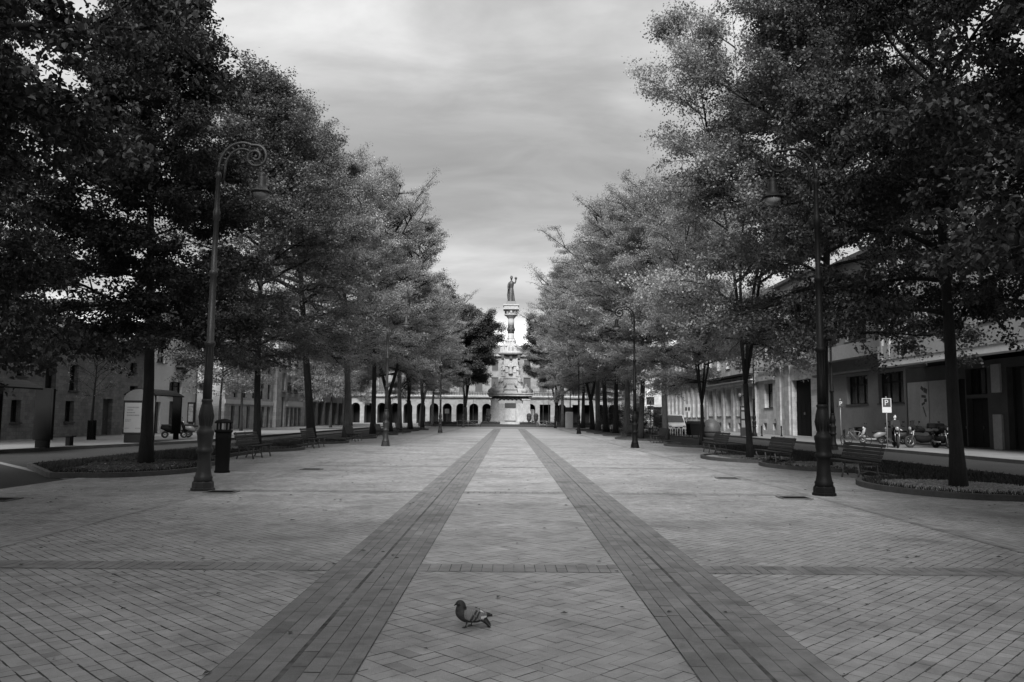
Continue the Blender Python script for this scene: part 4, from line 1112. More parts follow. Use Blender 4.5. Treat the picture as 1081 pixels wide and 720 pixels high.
# --- arcaded palace closing the view
def palace():
    x0 = -46; Y = 170; t = thing('arcade_palace', 'long pale palace with a round arched arcade closing the far end', 'building', (x0, Y, 0), 0); s = Y / 841
    cen = [473, 487.2, 501, 514.5, 527.5, 547.5, 561, 593.5, 634, 647.5]
    cs = [(p - 537.6) * s for p in cen]
    a = cs[0] - 2.78
    while a > x0 + 3: cs.append(a); a -= 2.78
    a = cs[9] + 2.75
    while a < 45: cs.append(a); a += 2.75
    ops = [(c - x0 - .95, c - x0 + .95, .02, 4.3, 1, 3.0) for c in cs]
    for p, w in ((576, 2.3), (608.5, 1.5), (620, 1.5)): c = (p - 537.6) * s; ops.append((c - x0 - w / 2, c - x0 + w / 2, .02, 4.2, 0, 3.0))
    wins = []
    for c in np.arange(x0 + 2, 45, 3.42): wins.append((c - x0 - .75, c - x0 + .75, 6.75, 9.9))
    for c in np.arange(x0 + 2, 45, 3.42): wins.append((c - x0 - .65, c - x0 + .65, 11.3, 13.6))
    b = MB(); facade_mesh(b, 92, 14.8, ops + wins, .4, 14); b.build('wall', M['palace_stone'], t)
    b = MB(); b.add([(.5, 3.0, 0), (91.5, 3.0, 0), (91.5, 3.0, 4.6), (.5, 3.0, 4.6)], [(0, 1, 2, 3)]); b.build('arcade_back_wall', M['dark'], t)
    for w in wins:
        o = window(t, *w, .4, 'shutter', sill=False, pm='pane')
        q = MB(); q.bx(w[0] + .02, (w[0] + w[1]) / 2 - .02, .2, .24, w[2] + .03, w[3] - .03); q.bx((w[0] + w[1]) / 2 + .02, w[1] - .02, .2, .24, w[2] + .03, w[3] - .03); q.build('shutter', M['shutter'], o)
    box_part('cornice', t, 'marble', [(0, 92, -.5, -.003, 5.55, 5.75), (0, 92, -.7, -.003, 5.75, 6.0), (0, 92, -.7, -.003, 14.4, 14.8)])
    b = MB()
    for u in np.arange(.3, 92, .55): b.bx(u - .05, u + .05, -.55, -.45, 6.0, 6.85)
    b.bx(0, 92, -.58, -.42, 6.85, 6.95); b.build('balustrade', M['kerb'], t)
    b = MB(); e = .7
    b.add([(-e, -e, 14.81), (92 + e, -e, 14.81), (92 + e, 14 + e, 14.81), (-e, 14 + e, 14.81), (4, 5, 17.2), (88, 5, 17.2), (88, 9, 17.2), (4, 9, 17.2)], [(0, 1, 5, 4), (1, 2, 6, 5), (2, 3, 7, 6), (3, 0, 4, 7), (4, 5, 6, 7), (3, 2, 1, 0)])
    r = b.build('roof', M['slate'], t)
    for u in (40.5, 44.5, 58): box_part('chimney', r, 'plaster', [(u, u + 3.2, 5, 7, 17.0, 18.6)])
palace()

# ------------------------------------------------------------------ the monument
def figure(mb, x, y, z, h, rz=0, seated=False):
    """a rough draped statue figure added to mb"""
    c, s = math.cos(rz), math.sin(rz)
    def P(a, b, d): return (x + a * c - b * s, y + a * s + b * c, z + d * h)
    if seated:
        mb.tube([P(0, .1, 0), P(0, .02, .3), P(0, .06, .5)], [.27 * h, .26 * h, .2 * h], 10)
        mb.tube([P(-.02 * h, -.05 * h, .42), P(-.08 * h, -.3 * h, .42), P(-.08 * h, -.32 * h, .0)], [.13 * h, .12 * h, .1 * h], 8)
        mb.tube([P(.08 * h, -.05 * h, .42), P(.1 * h, -.3 * h, .4), P(.1 * h, -.34 * h, .0)], [.13 * h, .12 * h, .1 * h], 8)
        top = .5
    else:
        mb.lathe([(.20 * h, 0), (.17 * h, .15 * h), (.15 * h, .35 * h), (.12 * h, .55 * h), (.13 * h, .62 * h)], 10, (x, y, z)); top = .55
    mb.tube([P(0, 0, top), P(0, .01, top + .16), P(0, 0, top + .27), P(0, 0, top + .33)], [.14 * h, .15 * h, .12 * h, .045 * h], 10)
    mb.ball(P(0, -.01 * h, top + .40), .075 * h, 10)
    for q in (-1, 1): mb.tube([P(q * .13 * h, 0, top + .25), P(q * .2 * h, -.06 * h, top + .08), P(q * .12 * h, -.2 * h, top + .0)], [.055 * h, .05 * h, .04 * h], 7)
def monument():
    t = thing('monument', 'tall carved stone column monument crowned by a dark bronze statue with a raised arm', 'monument', (.3, 140, 0))
    oct_ = PI / 8
    b = MB(); k = 1 / math.cos(PI / 8)
    for r, z0, z1 in ((6.2, 0, .25), (5.6, .25, .5), (5.0, .5, .75)): b.lathe([(r, z0), (r, z1)], 8, smooth=False, rot=oct_)
    b.build('steps', M['marble'], t)
    b = MB()
    b.box((0, 0, 1.65), (7.2, 7.2, 1.9), taper=.97); b.box((0, 0, 3.2), (6.0, 6.0, 1.3), taper=.98)
    for sx in (-1, 1):
        for sy in (-1, 1):
            b.box((sx * 2.75, sy * 2.75, 2.6), (1.35, 1.35, 3.7), taper=.92); b.box((sx * 2.75, sy * 2.75, .95), (1.75, 1.75, .5))
            b.box((sx * 2.7, sy * 2.7, 4.5), (1.5, 1.5, .25))
    for sx, sy in ((0, -1), (0, 1), (1, 0), (-1, 0)): b.box((sx * 3.3, sy * 3.3, 1.9), (1.9, 1.9, 2.0), taper=.9)
    b.build('plinth', M['marble'], t, bevel=.04)
    b = MB()
    b.bx(-.95, .95, -3.08, -2.96, 3.1, 3.9); b.build('plaque', M['bronze'], t)
    b = MB()                               # bracketed platform cornice
    b.box((0, 0, 5.25), (7.6, 7.6, .3)); b.box((0, 0, 5.55), (8.0, 8.0, .22)); b.build('platform', M['marble'], t, bevel=.03)
    b = MB()
    for i in range(8):
        for sy in (-1, 1):
            b.ball((-2.6 + i * .74, sy * 3.0, 4.75), (.22, .2, .3), 8); b.ball((sy * 3.0, -2.6 + i * .74, 4.75), (.2, .22, .3), 8)
    b.box((0, 0, 4.9), (5.8, 5.8, .5)); b.build('garland', M['marble_dk'], t)
    # four sculpture groups round the second stage
    for sx in (-1, 1):
        for sy in (-1, 1):
            b = MB(); rz = math.atan2(-sx, sy) + PI if False else math.atan2(sx, -sy)
            figure(b, sx * 2.75, sy * 2.75, 5.6, 2.0, rz, True); figure(b, sx * 1.55, sy * 1.55, 6.2, 2.5, rz, False)
            b.box((sx * 2.3, sy * 2.3, 5.95), (2.1, 2.1, .7)); b.box((sx * 1.7, sy * 1.7, 6.4), (1.1, 1.1, .9))
            b.ball((sx * 3.35, sy * 2.4, 6.0), (.6, .6, .45), 8); b.ball((sx * 2.4, sy * 3.35, 6.0), (.6, .6, .45), 8)
            b.ball((sx * 1.9, sy * 1.0, 7.1), (.35, .35, .5), 8); b.ball((sx * 1.0, sy * 1.9, 7.2), (.35, .35, .5), 8)
            b.build('statue_group', M['marble'], t, remesh=.09)
    b = MB(); b.box((0, 0, 6.9), (3.3, 3.3, 2.6), taper=.93); b.box((0, 0, 8.3), (3.35, 3.35, .25)); b.box((0, 0, 6.4), (3.6, 3.6, .3)); b.box((0, 0, 7.3), (3.32, 3.32, .14))
    b.box((0, 0, 10.2), (2.3, 2.3, 3.7), taper=.96)
    for sx in (-1, 1):
        for sy in (-1, 1):
            b.tube([(sx * 1.12, sy * 1.12, 8.4), (sx * 1.1, sy * 1.1, 11.8)], [.2, .17], 10)
    for z in (9.3, 10.4): b.box((0, 0, z), (2.55, 2.55, .12))
    b.build('shaft', M['marble'], t, bevel=.03)
    b = MB()
    for sx, sy in ((0, -1), (0, 1), (1, 0), (-1, 0)): figure(b, sx * 1.3, sy * 1.3, 9.0, 2.2, math.atan2(sx, -sy))
    for sx, sy in ((-1, -1), (1, -1), (1, 1), (-1, 1)): figure(b, sx * 1.25, sy * 1.25, 8.5, 2.0, math.atan2(sx, -sy))
    b.build('relief_figures', M['marble'], t, remesh=.07)
    b = MB(); b.box((0, 0, 11.95), (2.6, 2.6, .3))
    for sx in (-1, 0, 1):
        for sy in (-1, 0, 1):
            if sx or sy: b.box((sx * 1.4, sy * 1.4, 12.0), (.45, .45, .7))
    b.build('corbel', M['marble_dk'], t)
    b = MB(); b.lathe([(1.9, 12.3), (2.15, 12.45), (2.25, 12.6), (2.25, 12.85), (1.95, 13.0), (1.6, 13.05)], 16); b.build('cornice', M['marble'], t)
    b = MB()
    for i in range(8):
        a = 2 * PI * i / 8; figure(b, 1.25 * math.cos(a), 1.25 * math.sin(a), 12.95, 1.6, a + PI / 2, i % 2 == 0)
    for i in range(6):
        a = 2 * PI * i / 6 + .3; figure(b, .75 * math.cos(a), .75 * math.sin(a), 14.0, 1.3, a + PI / 2)
    b.lathe([(1.3, 12.9), (1.15, 13.6), (.85, 14.4), (.72, 15.2)], 10); b.build('upper_figures', M['marble'], t, remesh=.06)
    b = MB(); b.lathe([(.72, 15.1), (.62, 15.5), (.56, 15.7), (.55, 16.2)], 16); b.lathe([(.55, 17.5), (.52, 18.9)], 16); b.build('column', M['marble'], t)
    b = MB(); b.lathe([(.57, 16.2), (.6, 16.3), (.6, 17.3), (.56, 17.5)], 16)
    for i in range(6): a = 2 * PI * i / 6; b.ball((.58 * math.cos(a), .58 * math.sin(a), 16.9), (.16, .16, .3), 8)
    b.build('bronze_band', M['bronze'], t)
    b = MB(); b.lathe([(.53, 18.85), (.75, 19.05), (.8, 19.2), (1.1, 19.35), (1.2, 19.45), (1.2, 19.6), (.75, 19.65), (.8, 20.0), (1.05, 20.25), (1.32, 20.35)], 16)
    for i in range(8): a = 2 * PI * i / 8; b.ball((.95 * math.cos(a), .95 * math.sin(a), 19.95), (.22, .22, .35), 8)
    b.build('capital', M['marble'], t)
    b = MB(); b.box((0, 0, 20.5), (2.75, 2.75, .3)); b.box((0, 0, 20.85), (2.5, 2.5, .36)); b.box((0, 0, 21.15), (2.8, 2.8, .24)); b.build('abacus', M['marble'], t, bevel=.03)
    b = MB(); b.box((0, 0, 21.6), (1.75, 1.75, .62), taper=.85); b.build('statue_base', M['bronze'], t, bevel=.03)
    b = MB()                                 # the statue: robed woman, right arm of the picture raised
    z = 21.9
    b.lathe([(.62, 0), (.56, .3), (.5, .9), (.46, 1.5), (.40, 2.1), (.36, 2.45), (.40, 2.75), (.46, 3.1), (.44, 3.4), (.3, 3.62), (.13, 3.75)], 14, (0, 0, z), sy=.8)
    for i in range(8):
        a = 2 * PI * i / 8 + .2; b.tube([(.6 * math.cos(a), .48 * math.sin(a), z + .05), (.48 * math.cos(a), .38 * math.sin(a), z + 1.2), (.36 * math.cos(a), .3 * math.sin(a), z + 2.3)], [.1, .08, .04], 6)
    b.tube([(0, 0, z + 3.6), (0, -.03, z + 3.95)], [.14, .13], 8); b.ball((0, -.06, z + 4.18), (.22, .25, .3), 12); b.lathe([(.26, 0), (.25, .12), (.16, .2), (.2, .32)], 10, (0, -.03, z + 4.32))
    b.tube([(.38, 0, z + 3.42), (.62, -.05, z + 3.3), (.78, -.1, z + 3.7), (.74, -.1, z + 4.05)], [.17, .15, .12, .1], 8); b.ball((.78, -.1, z + 4.2), (.27, .2, .24), 8); b.tube([(.74, -.1, z + 4.0), (.92, -.1, z + 4.05)], [.12, .14], 6)
    b.tube([(-.40, 0, z + 3.4), (-.58, -.05, z + 2.9), (-.62, -.15, z + 2.4), (-.5, -.25, z + 2.2)], [.17, .14, .12, .1], 8); b.tube([(-.6, -.2, z + 2.3), (-.68, -.15, z + 1.2), (-.66, -.1, z + .4)], [.07, .09, .05], 6)
    b.tube([(-.4, .1, z + 3.3), (-.5, .25, z + 2.2), (-.52, .3, z + .6)], [.14, .2, .16], 7)
    b.build('statue', M['bronze'], t, remesh=.05)
monument()

# hedge ring, urns and masts round the monument
def hedge(x, y, L_, label, h=.75):
    n = int(L_ * 900); t = thing('hedge', label, 'hedge', (x, y, 0), 0, 'low hedges before the monument')
    P = np.stack([RNG.uniform(-L_ / 2, L_ / 2, n), RNG.uniform(-.45, .45, n), RNG.uniform(.05, h, n)], 1) + RNG.normal(0, .05, (n, 3))
    V = np.zeros((n, 4, 3)); a = RNG.normal(0, 1, (n, 3)); a /= np.linalg.norm(a, axis=1)[:, None]; c = np.cross(a, RNG.normal(0, 1, (n, 3))); c /= np.linalg.norm(c, axis=1)[:, None]; s = .09
    V[:, 0] = P; V[:, 1] = P + a * s * .5 + c * s * .4; V[:, 2] = P + a * s; V[:, 3] = P + a * s * .5 - c * s * .4
    quads_obj('foliage', V, M['leaf_dark'], t, tints(n, .2))
    b = MB(); b.bx(-L_ / 2, L_ / 2, -.38, .38, 0, h * .85); b.build('stems', M['cloth'], t)
hedge(-9.2, 126.5, 8, 'low dark hedge at the far end left of the monument'); hedge(9.4, 126.5, 7, 'low dark hedge at the far end right of the monument'); hedge(-2.9, 128.5, 3.0, 'low dark hedge before the monument on its left'); hedge(3.3, 128.5, 3.0, 'low dark hedge before the monument on its right')
tag(MB().bx(-14, 14, 124.6, 124.9, -.01, .42).build('low_wall', M['iron2']), 'long low dark wall before the monument', 'wall')
def urn(x, y, l):
    t = thing('urn', l, 'urn', (x, y, 0), 0, 'dark urns by the monument'); b = MB(); b.box((0, 0, .3), (.6, .6, .6)); b.build('foot', M['marble_dk'], t)
    b = MB(); b.lathe([(.14, .6), (.12, .75), (.32, 1.0), (.42, 1.4), (.38, 1.5), (.3, 1.45)], 14); b.build('bowl', M['bronze'], t)
    b = MB(); b.ball((0, 0, 1.75), (.42, .42, .45), 12); b.build('shrub', M['leaf_ever_plain'], t)
M['leaf_ever_plain'] = mat('clipped_shrub', .035, .9, .5, 9, 1.0, 30, fine=.4)
urn(-3.3, 133, 'dark urn with a clipped shrub left of the monument base'); urn(3.4, 133, 'dark urn with a clipped shrub right of the monument base'); urn(4.6, 134.5, 'dark urn farther right of the monument base')
def mast(x, y, h, l):
    t = thing('mast', l, 'mast', (x, y, 0), 0, 'thin masts in the square'); b = MB(); b.tube([(0, 0, .3), (0, 0, h)], [.05, .03], 8); b.ball((0, 0, h), .07, 8); b.build('pole', M['grey'], t)
    b = MB(); b.lathe([(.2, 0), (.2, .1), (.1, .3)], 10); b.build('base', M['iron'], t)
mast(-5.8, 131, 4.5, 'thin pale mast left of the monument'); mast(5.7, 132, 7.5, 'thin pale mast nearer the right of the monument'); mast(6.6, 132, 7.5, 'thin pale mast beside the far right lamp'); mast(8.6, 134, 6.5, 'thin pale mast before the right arches')
def fence(x, y, L_, l):
    t = thing('barrier', l, 'barrier', (x, y, 0), 0, 'low pale barriers by the hedges'); b = MB()
    for z in (.35, .95): b.tube([(-L_ / 2, 0, z), (L_ / 2, 0, z)], .035, 6)
    b.build('rail', M['grey'], t)
    for u in (-L_ / 2, 0, L_ / 2): q = MB(); q.tube([(u, -.2, 0), (u, 0, .95)], .035, 6); q.build('post', M['grey'], t)
    b = MB(); b.tube([(-L_ / 2, .01, .0), (0, .01, .95), (L_ / 2, .01, 0)], .03, 6); b.build('brace', M['grey'], t)
fence(-6.2, 123.5, 3.4, 'low pale braced barrier left of the monument'); fence(5.9, 123.5, 3.0, 'low pale braced barrier right of the monument')
# ------------------------------------------------------------------ signs and street furniture
def text_obj(s, size, mat_, parent, loc, rz=0, ext=.004, name='lettering'):
    c = bpy.data.curves.new(name, 'FONT'); c.body = s; c.size = size; c.align_x = 'CENTER'; c.align_y = 'CENTER'; c.extrude = ext
    c.materials.append(mat_); o = bpy.data.objects.new(name, c); COL.objects.link(o); o.parent = parent; o.location = loc; o.rotation_euler = (PI / 2, 0, rz)
    me = bpy.data.meshes.new_from_object(o.evaluated_get(bpy.context.evaluated_depsgraph_get())); q = bpy.data.objects.new(name, me); COL.objects.link(q); q.parent = parent; q.location = loc; q.rotation_euler = o.rotation_euler
    bpy.data.objects.remove(o); return q
def p_sign(x, y, z0, zs, sz, label, plate, dark=False):
    t = thing('parking_sign', label, 'road sign', (x, y, z0), R(0), 'parking signs on the right pavement')
    b = MB(); b.tube([(0, 0, 0), (0, 0, zs + .1)], .03, 8); b.build('post', M['grey'], t)
    hh = sz * (1.55 if plate else 1.0)
    b = MB(); b.bx(-sz / 2, sz / 2, -.06, -.035, zs - hh, zs); pl = b.build('plate', M['frame_dark' if dark else 'white'], t)
    b = MB(); b.bx(-sz * .42, sz * .42, -.066, -.0605, zs - sz * .94, zs - sz * .06); b.build('panel', M['ink'], pl)
    text_obj('P', sz * .85, M['white'], pl, (-.0 if not plate else -sz * .05, -.069, zs - sz * .5))
    if plate: q = MB(); q.ball((sz * .2, -.066, zs - sz * .72), (sz * .16, .006, sz * .12), 10); q.build('mark', M['ink'], pl)
p_sign(20.45, 43.2, .12, 2.68, .50, 'white edged parking sign with a plate below it, above the motorcycles', True)
p_sign(20.2, 48.6, .12, 2.68, .42, 'small dark parking sign beside the kerbside lamp', False, True)

def shelter(x, y, L_, label, curved=True):
    t = thing('bus_shelter', label, 'bus shelter', (x, y, .12), PI / 2, 'bus shelters on the left pavement')   # local x away from camera, -y to the road
    b = MB()
    n = 8; prof = [(.25 - 1.75 * i / n, 2.35 + .5 * math.sin(PI * (.12 + .78 * i / n))) for i in range(n + 1)]
    ol = prof + [(p[0], p[1] - .06) for p in reversed(prof)]
    b.prism(ol, -L_ / 2, L_ / 2, 'x'); b.build('roof', M['iron'], t)
    for u in (-L_ / 2 + .15, L_ / 2 - .15): q = MB(); q.bx(u - .05, u + .05, .05, .15, 0, 2.55); q.build('post', M['iron'], t)
    b = MB(); b.bx(-L_ / 2 + .2, L_ / 2 - .2, .08, .1, .35, 2.2); b.build('glass_panel', M['pane'], t)
    b = MB(); b.bx(-L_ / 2 + .5, L_ / 2 - .9, -.45, -.05, .42, .47); b.bx(-L_ / 2 + .7, -L_ / 2 + .76, -.3, -.2, 0, .42); b.bx(L_ / 2 - 1.2, L_ / 2 - 1.14, -.3, -.2, 0, .42); b.build('seat', M['iron'], t)
    return t
shelter(-20.6, 30.8, 4.0, 'dark curved roof bus shelter at the left edge of the picture')
def poster_case(x, y, w, label, paper, z0=.6, hh=2.0, rz=0, group=None, lines=True):
    t = thing('poster_case', label, 'poster case', (x, y, .12), rz, group)
    b = MB(); b.bx(-w / 2, w / 2, -.09, .09, z0 - .12, z0 + hh + .12); b.bx(-w / 2 + .1, w / 2 - .1, -.07, .07, 0, z0 - .12); b.build('case', M['black'], t, bevel=.02)
    b = MB(); b.bx(-w / 2 + .09, w / 2 - .09, -.098, -.0905, z0 - .03, z0 + hh); p = b.build('poster', M[paper], t)
    if lines:
        b = MB(); rg = random.Random(3)
        for z, u0, u1, h in ((1.68, -.28, .3, .085), (1.5, -.28, .02, .085), (1.32, -.3, .1, .085), (1.14, -.3, .32, .085), (.82, -.36, -.08, .05), (.73, -.38, -.1, .04), (.25, -.5, -.15, .05), (.25, .15, .42, .05)):
            x_ = u0
            while x_ < u1:
                wl = rg.uniform(.03, .07); b.bx(x_ * w, min(u1, x_ + wl) * w, -.102, -.0985, z0 + (z - h / 2) * hh / 2, z0 + (z + h / 2) * hh / 2); x_ += wl + .018
        b.build('print', M['shutter'], p)
    return t
# second shelter with the lit looking poster
s2 = shelter(-20.2, 44.3, 3.6, 'arched roof bus shelter with a pale poster at its near end')
def arch_end():
    b = MB(); n = 10
    ol = [(-1.5, .0)] + [(-1.5 + 1.75 * i / n, 2.2 + .75 * math.sin(PI * (.5 * i / n + .0)) if i < n else 2.95) for i in range(n + 1)] + [(.25, 0)]
    ol = [(-1.45, .35), (-1.45, 2.2)] + [(-.62 - .85 * math.cos(PI * i / n), 2.2 + .6 * math.sin(PI * i / n)) for i in range(1, n)] + [(.22, 2.2), (.22, .35)]
    b.prism(ol, -1.86, -1.8, 'x'); b.build('end_panel', M['igloo'], s2)
arch_end()
poster_case(-19.4, 41.5, 1.05, 'black framed case with a pale printed poster left of the tall dark tree', 'paper', .56, 1.5)
poster_case(-20.2, 34.9, .8, 'dark poster pillar next to the bus shelter at the left edge', 'dark', .45, 2.0, lines=False)
poster_case(-19.7, 47.6, .5, 'narrow dark information pillar right of the tall dark tree', 'dark', .45, 2.0, lines=False)
poster_case(-22.3, 56.3, .5, 'small white poster case seen left of the big left lamp', 'paper', 1.0, 1.2, lines=True)
def stools():
    t = thing('pavement_bench', 'short dark backless bench by the stone house', 'bench', (-20.9, 37.3, .12), 0); b = MB(); b.bx(-.75, .75, -.2, .2, .40, .46); b.build('seat', M['iron'], t)
    for u in (-.55, .55): q = MB(); q.bx(u - .1, u + .1, -.16, .16, 0, .4); q.build('leg', M['iron'], t)
stools()
def info_pillar():
    t = thing('information_pillar', 'slim dark pillar with two pale panels before the office building', 'information pillar', (20.35, 69.2, .12), 0)
    b = MB(); b.bx(-.28, .28, -.08, .08, 0, 2.6); b.build('body', M['frame_dark'], t, bevel=.02)
    for z in (.75, 1.5): q = MB(); q.bx(-.21, .21, -.088, -.0805, z, z + .6); q.build('panel', M['paper'], t)
    q = MB(); q.bx(-.2, .2, -.088, -.0805, 2.25, 2.45); q.build('header', M['grey'], t)
info_pillar()
def bollard(x, y, l):
    t = thing('bollard', l, 'bollard', (x, y, .12), 0, 'black bollards on the right pavement'); b = MB(); b.lathe([(.1, 0), (.1, .06), (.06, .1), (.055, .75), (.075, .78), (.075, .82), (.05, .9), (.01, .93)], 12); b.build('post', M['black'], t)
bollard(21.9, 69.2, 'black bollard right of the slim airy tree'); bollard(23.6, 69.2, 'black bollard left of the tall black gateway'); bollard(18.7 + 1.4, 47.9, 'short black bollard between the bicycle and the white scooter')
def igloo():
    t = thing('recycling_bin', 'dome shaped grey recycling bin left of the information pillar', 'recycling bin', (17.6, 69.5, -.02))
    b = MB(); b.lathe([(.6, 0), (.72, .1), (.8, .5), (.78, .9), (.62, 1.3), (.38, 1.52), (.1, 1.6)], 20); b.build('shell', M['igloo'], t)
    b = MB(); b.lathe([(.80, .42), (.815, .46), (.81, .52), (.79, .54)], 20); b.build('band', M['frame_dark'], t); b = MB(); b.tube([(-.66, -.3, 1.0), (-.75, -.42, 1.0)], .12, 10); b.build('mouth', M['black'], t)
igloo()
def dumpster():
    t = thing('waste_container', 'long dark waste container behind the thin forked tree', 'waste container', (16.1, 69, -.02))
    b = MB(); b.prism([(-.55, .2), (.55, .2), (.65, 1.15), (-.65, 1.15)], -.8, .8, 'y'); b.build('body', M['black'], t, bevel=.03)
    b = MB(); b.prism([(-.68, 1.155), (.68, 1.155), (.5, 1.4), (-.5, 1.4)], -.84, .84, 'y'); b.build('lid', M['frame_dark'], t, bevel=.03)
    for sx in (-.4, .4):
        for sy in (-.6, .6): q = MB(); q.torus((sx, sy, .1), .075, .03, 'x', 12, 6); q.build('wheel', M['rubber'], t)
dumpster()
def ped_sign():
    t = thing('crossing_sign', 'square sign with a pale triangle above a second plate, left of the van', 'road sign', (13.3, 75, -.02))
    b = MB(); b.tube([(-.0, 0, 0), (0, 0, 3.6)], .04, 8); b.build('post', M['grey'], t)
    b = MB(); b.bx(-.36, .36, -.07, -.045, 2.85, 3.6); p = b.build('plate', M['grey'], t)
    b = MB(); b.prism([(-.28, 2.95), (.28, 2.95), (0, 3.5)], -.078, -.0705, 'y'); b.build('triangle', M['white'], p)
    b = MB(); b.bx(-.05, .05, -.086, -.0785, 3.0, 3.22); b.bx(-.1, -.03, -.086, -.0785, 2.98, 3.06); b.bx(.03, .1, -.086, -.0785, 2.98, 3.06); b.ball((0, -.082, 3.28), (.04, .005, .04), 8); b.build('pictogram', M['ink'], p)
    b = MB(); b.bx(-.3, .3, -.07, -.045, 2.42, 2.78); b.build('lower_plate', M['plaster_mid'], t)
ped_sign()
def small_sign(x, y, zc, w, h, label, m='white', z0=0, mk=True):
    t = thing('road_sign', label, 'road sign', (x, y, z0)); b = MB(); b.tube([(0, 0, 0), (0, 0, zc + h / 2 + .05)], .035, 8); b.build('post', M['grey'], t)
    b = MB(); b.bx(-w / 2, w / 2, -.065, -.04, zc - h / 2, zc + h / 2); p = b.build('plate', M[m], t)
    if mk: b = MB(); b.bx(-w * .3, -w * .05, -.072, -.0655, zc - h * .3, zc + h * .15); b.bx(w * .08, w * .32, -.072, -.0655, zc - h * .3, zc + h * .15); b.build('marks', M['ink'], p)
small_sign(-10.0, 130, 2.4, .75, .75, 'small square pale sign on a post before the left arches', 'plaster_mid', mk=False)
small_sign(17.0, 76, 2.55, .75, .75, 'small white sign with dark marks right of the van', 'white')
def stand():
    t = thing('information_stand', 'grey upright stand with a dark head panel beside the far right lamp', 'information stand', (8.6, 113.5, 0)); b = MB(); b.bx(-.55, .55, -.12, .12, 0, 2.3); b.build('body', M['plaster_grey'], t, bevel=.03)
    b = MB(); b.bx(-.5, .5, -.16, .16, 2.35, 3.0); b.build('head_panel', M['black'], t); b = MB(); b.bx(-.45, .45, -.14, .14, 2.3, 2.36); b.build('neck', M['white'], t)
stand()
def litter2():
    t = thing('litter_bin', 'small black litter bin at the foot of the farthest right lamp', 'litter bin', (9.05, 121.4, 0)); b = MB(); b.lathe([(.25, 0), (.3, .9), (.32, 1.0)], 14); b.build('body', M['black'], t); b = MB(); b.lathe([(.33, 1.0), (.33, 1.06), (.15, 1.3), (.02, 1.34)], 14); b.build('lid', M['iron'], t)
litter2()

# ------------------------------------------------------------------ vehicles
def wheel(t, y, r, w=.06, spokes=6):
    b = MB(); b.torus((0, y, r), r - w, w, 'x', 26, 8); o = b.build('wheel', M['rubber'], t)
    b = MB(); b.torus((0, y, r), r - 2 * w, .018, 'x', 26, 6)
    for k in range(spokes): a = 2 * PI * k / spokes; b.tube([(0, y, r), (0, y + (r - 2 * w) * math.cos(a), r + (r - 2 * w) * math.sin(a))], .012, 5)
    b.tube([(-.05, y, r), (.05, y, r)], .05, 10); b.build('rim', M['chrome'], o)
def motorcycle(label, loc, rz, paint, screen=True, topcase=False):
    t = thing('motorcycle', label, 'motorcycle', loc, rz, 'motorcycles and scooters parked on the right')      # local +y = forward
    wheel(t, .72, .31); wheel(t, -.70, .31)
    b = MB(); b.tube([(0, .72, .31), (.0, .55, .75), (0, .46, 1.0)], .035, 8); b.tube([(.09, .72, .31), (.09, .5, .92)], .025, 8); b.tube([(-.09, .72, .31), (-.09, .5, .92)], .025, 8); b.build('fork', M['chrome'], t)
    b = MB()
    b.tube([(0, .5, .85), (0, .2, .92), (0, -.05, .84)], [.09, .17, .12], 12); b.tube([(0, .42, .5), (0, .1, .42), (0, -.25, .42), (0, -.5, .55)], [.12, .19, .17, .1], 10)
    b.tube([(0, -.4, .72), (0, -.75, .84), (0, -.98, .92)], [.12, .11, .05], 10); b.tube([(0, .86, .62), (0, .72, .67), (0, .52, .62)], [.05, .07, .05], 8, flat=.6); b.tube([(0, .62, .98), (0, .48, .96), (0, .3, .9)], [.1, .15, .1], 10)
    b.build('bodywork', M[paint], t)
    b = MB(); b.tube([(0, .0, .86), (0, -.3, .82), (0, -.62, .88), (0, -.85, .93)], [.1, .14, .14, .08], 10, flat=.5); b.build('seat', M['rubber'], t)
    b = MB(); b.tube([(-.36, .3, 1.04), (-.18, .45, 1.06), (0, .46, 1.02), (.18, .45, 1.06), (.36, .3, 1.04)], .018, 7)
    for s in (-1, 1): b.tube([(s * .2, .44, 1.05), (s * .3, .42, 1.24)], .008, 5); b.ball((s * .31, .42, 1.27), (.07, .02, .05), 8)
    b.build('handlebar', M['black'], t)
    b = MB(); b.ball((0, .72, .93), (.1, .06, .1), 12); b.build('headlight', M['glass'], t)
    b = MB(); b.tube([(.16, .2, .3), (.18, -.3, .3), (.2, -.85, .42)], [.03, .05, .06], 8); b.build('exhaust', M['chrome'], t)
    if screen: b = MB(); b.add([(-.16, .66, 1.0), (.16, .66, 1.0), (.12, .52, 1.35), (-.12, .52, 1.35), (-.16, .65, .995), (.16, .65, .995), (.12, .51, 1.345), (-.12, .51, 1.345)], [(0, 1, 2, 3), (7, 6, 5, 4)]); b.build('windscreen', M['frame_dark'], t)
    if topcase: b = MB(); b.box((0, -.95, 1.08), (.4, .34, .26), taper=.85); b.build('top_case', M['black'], t, bevel=.05)
    return t
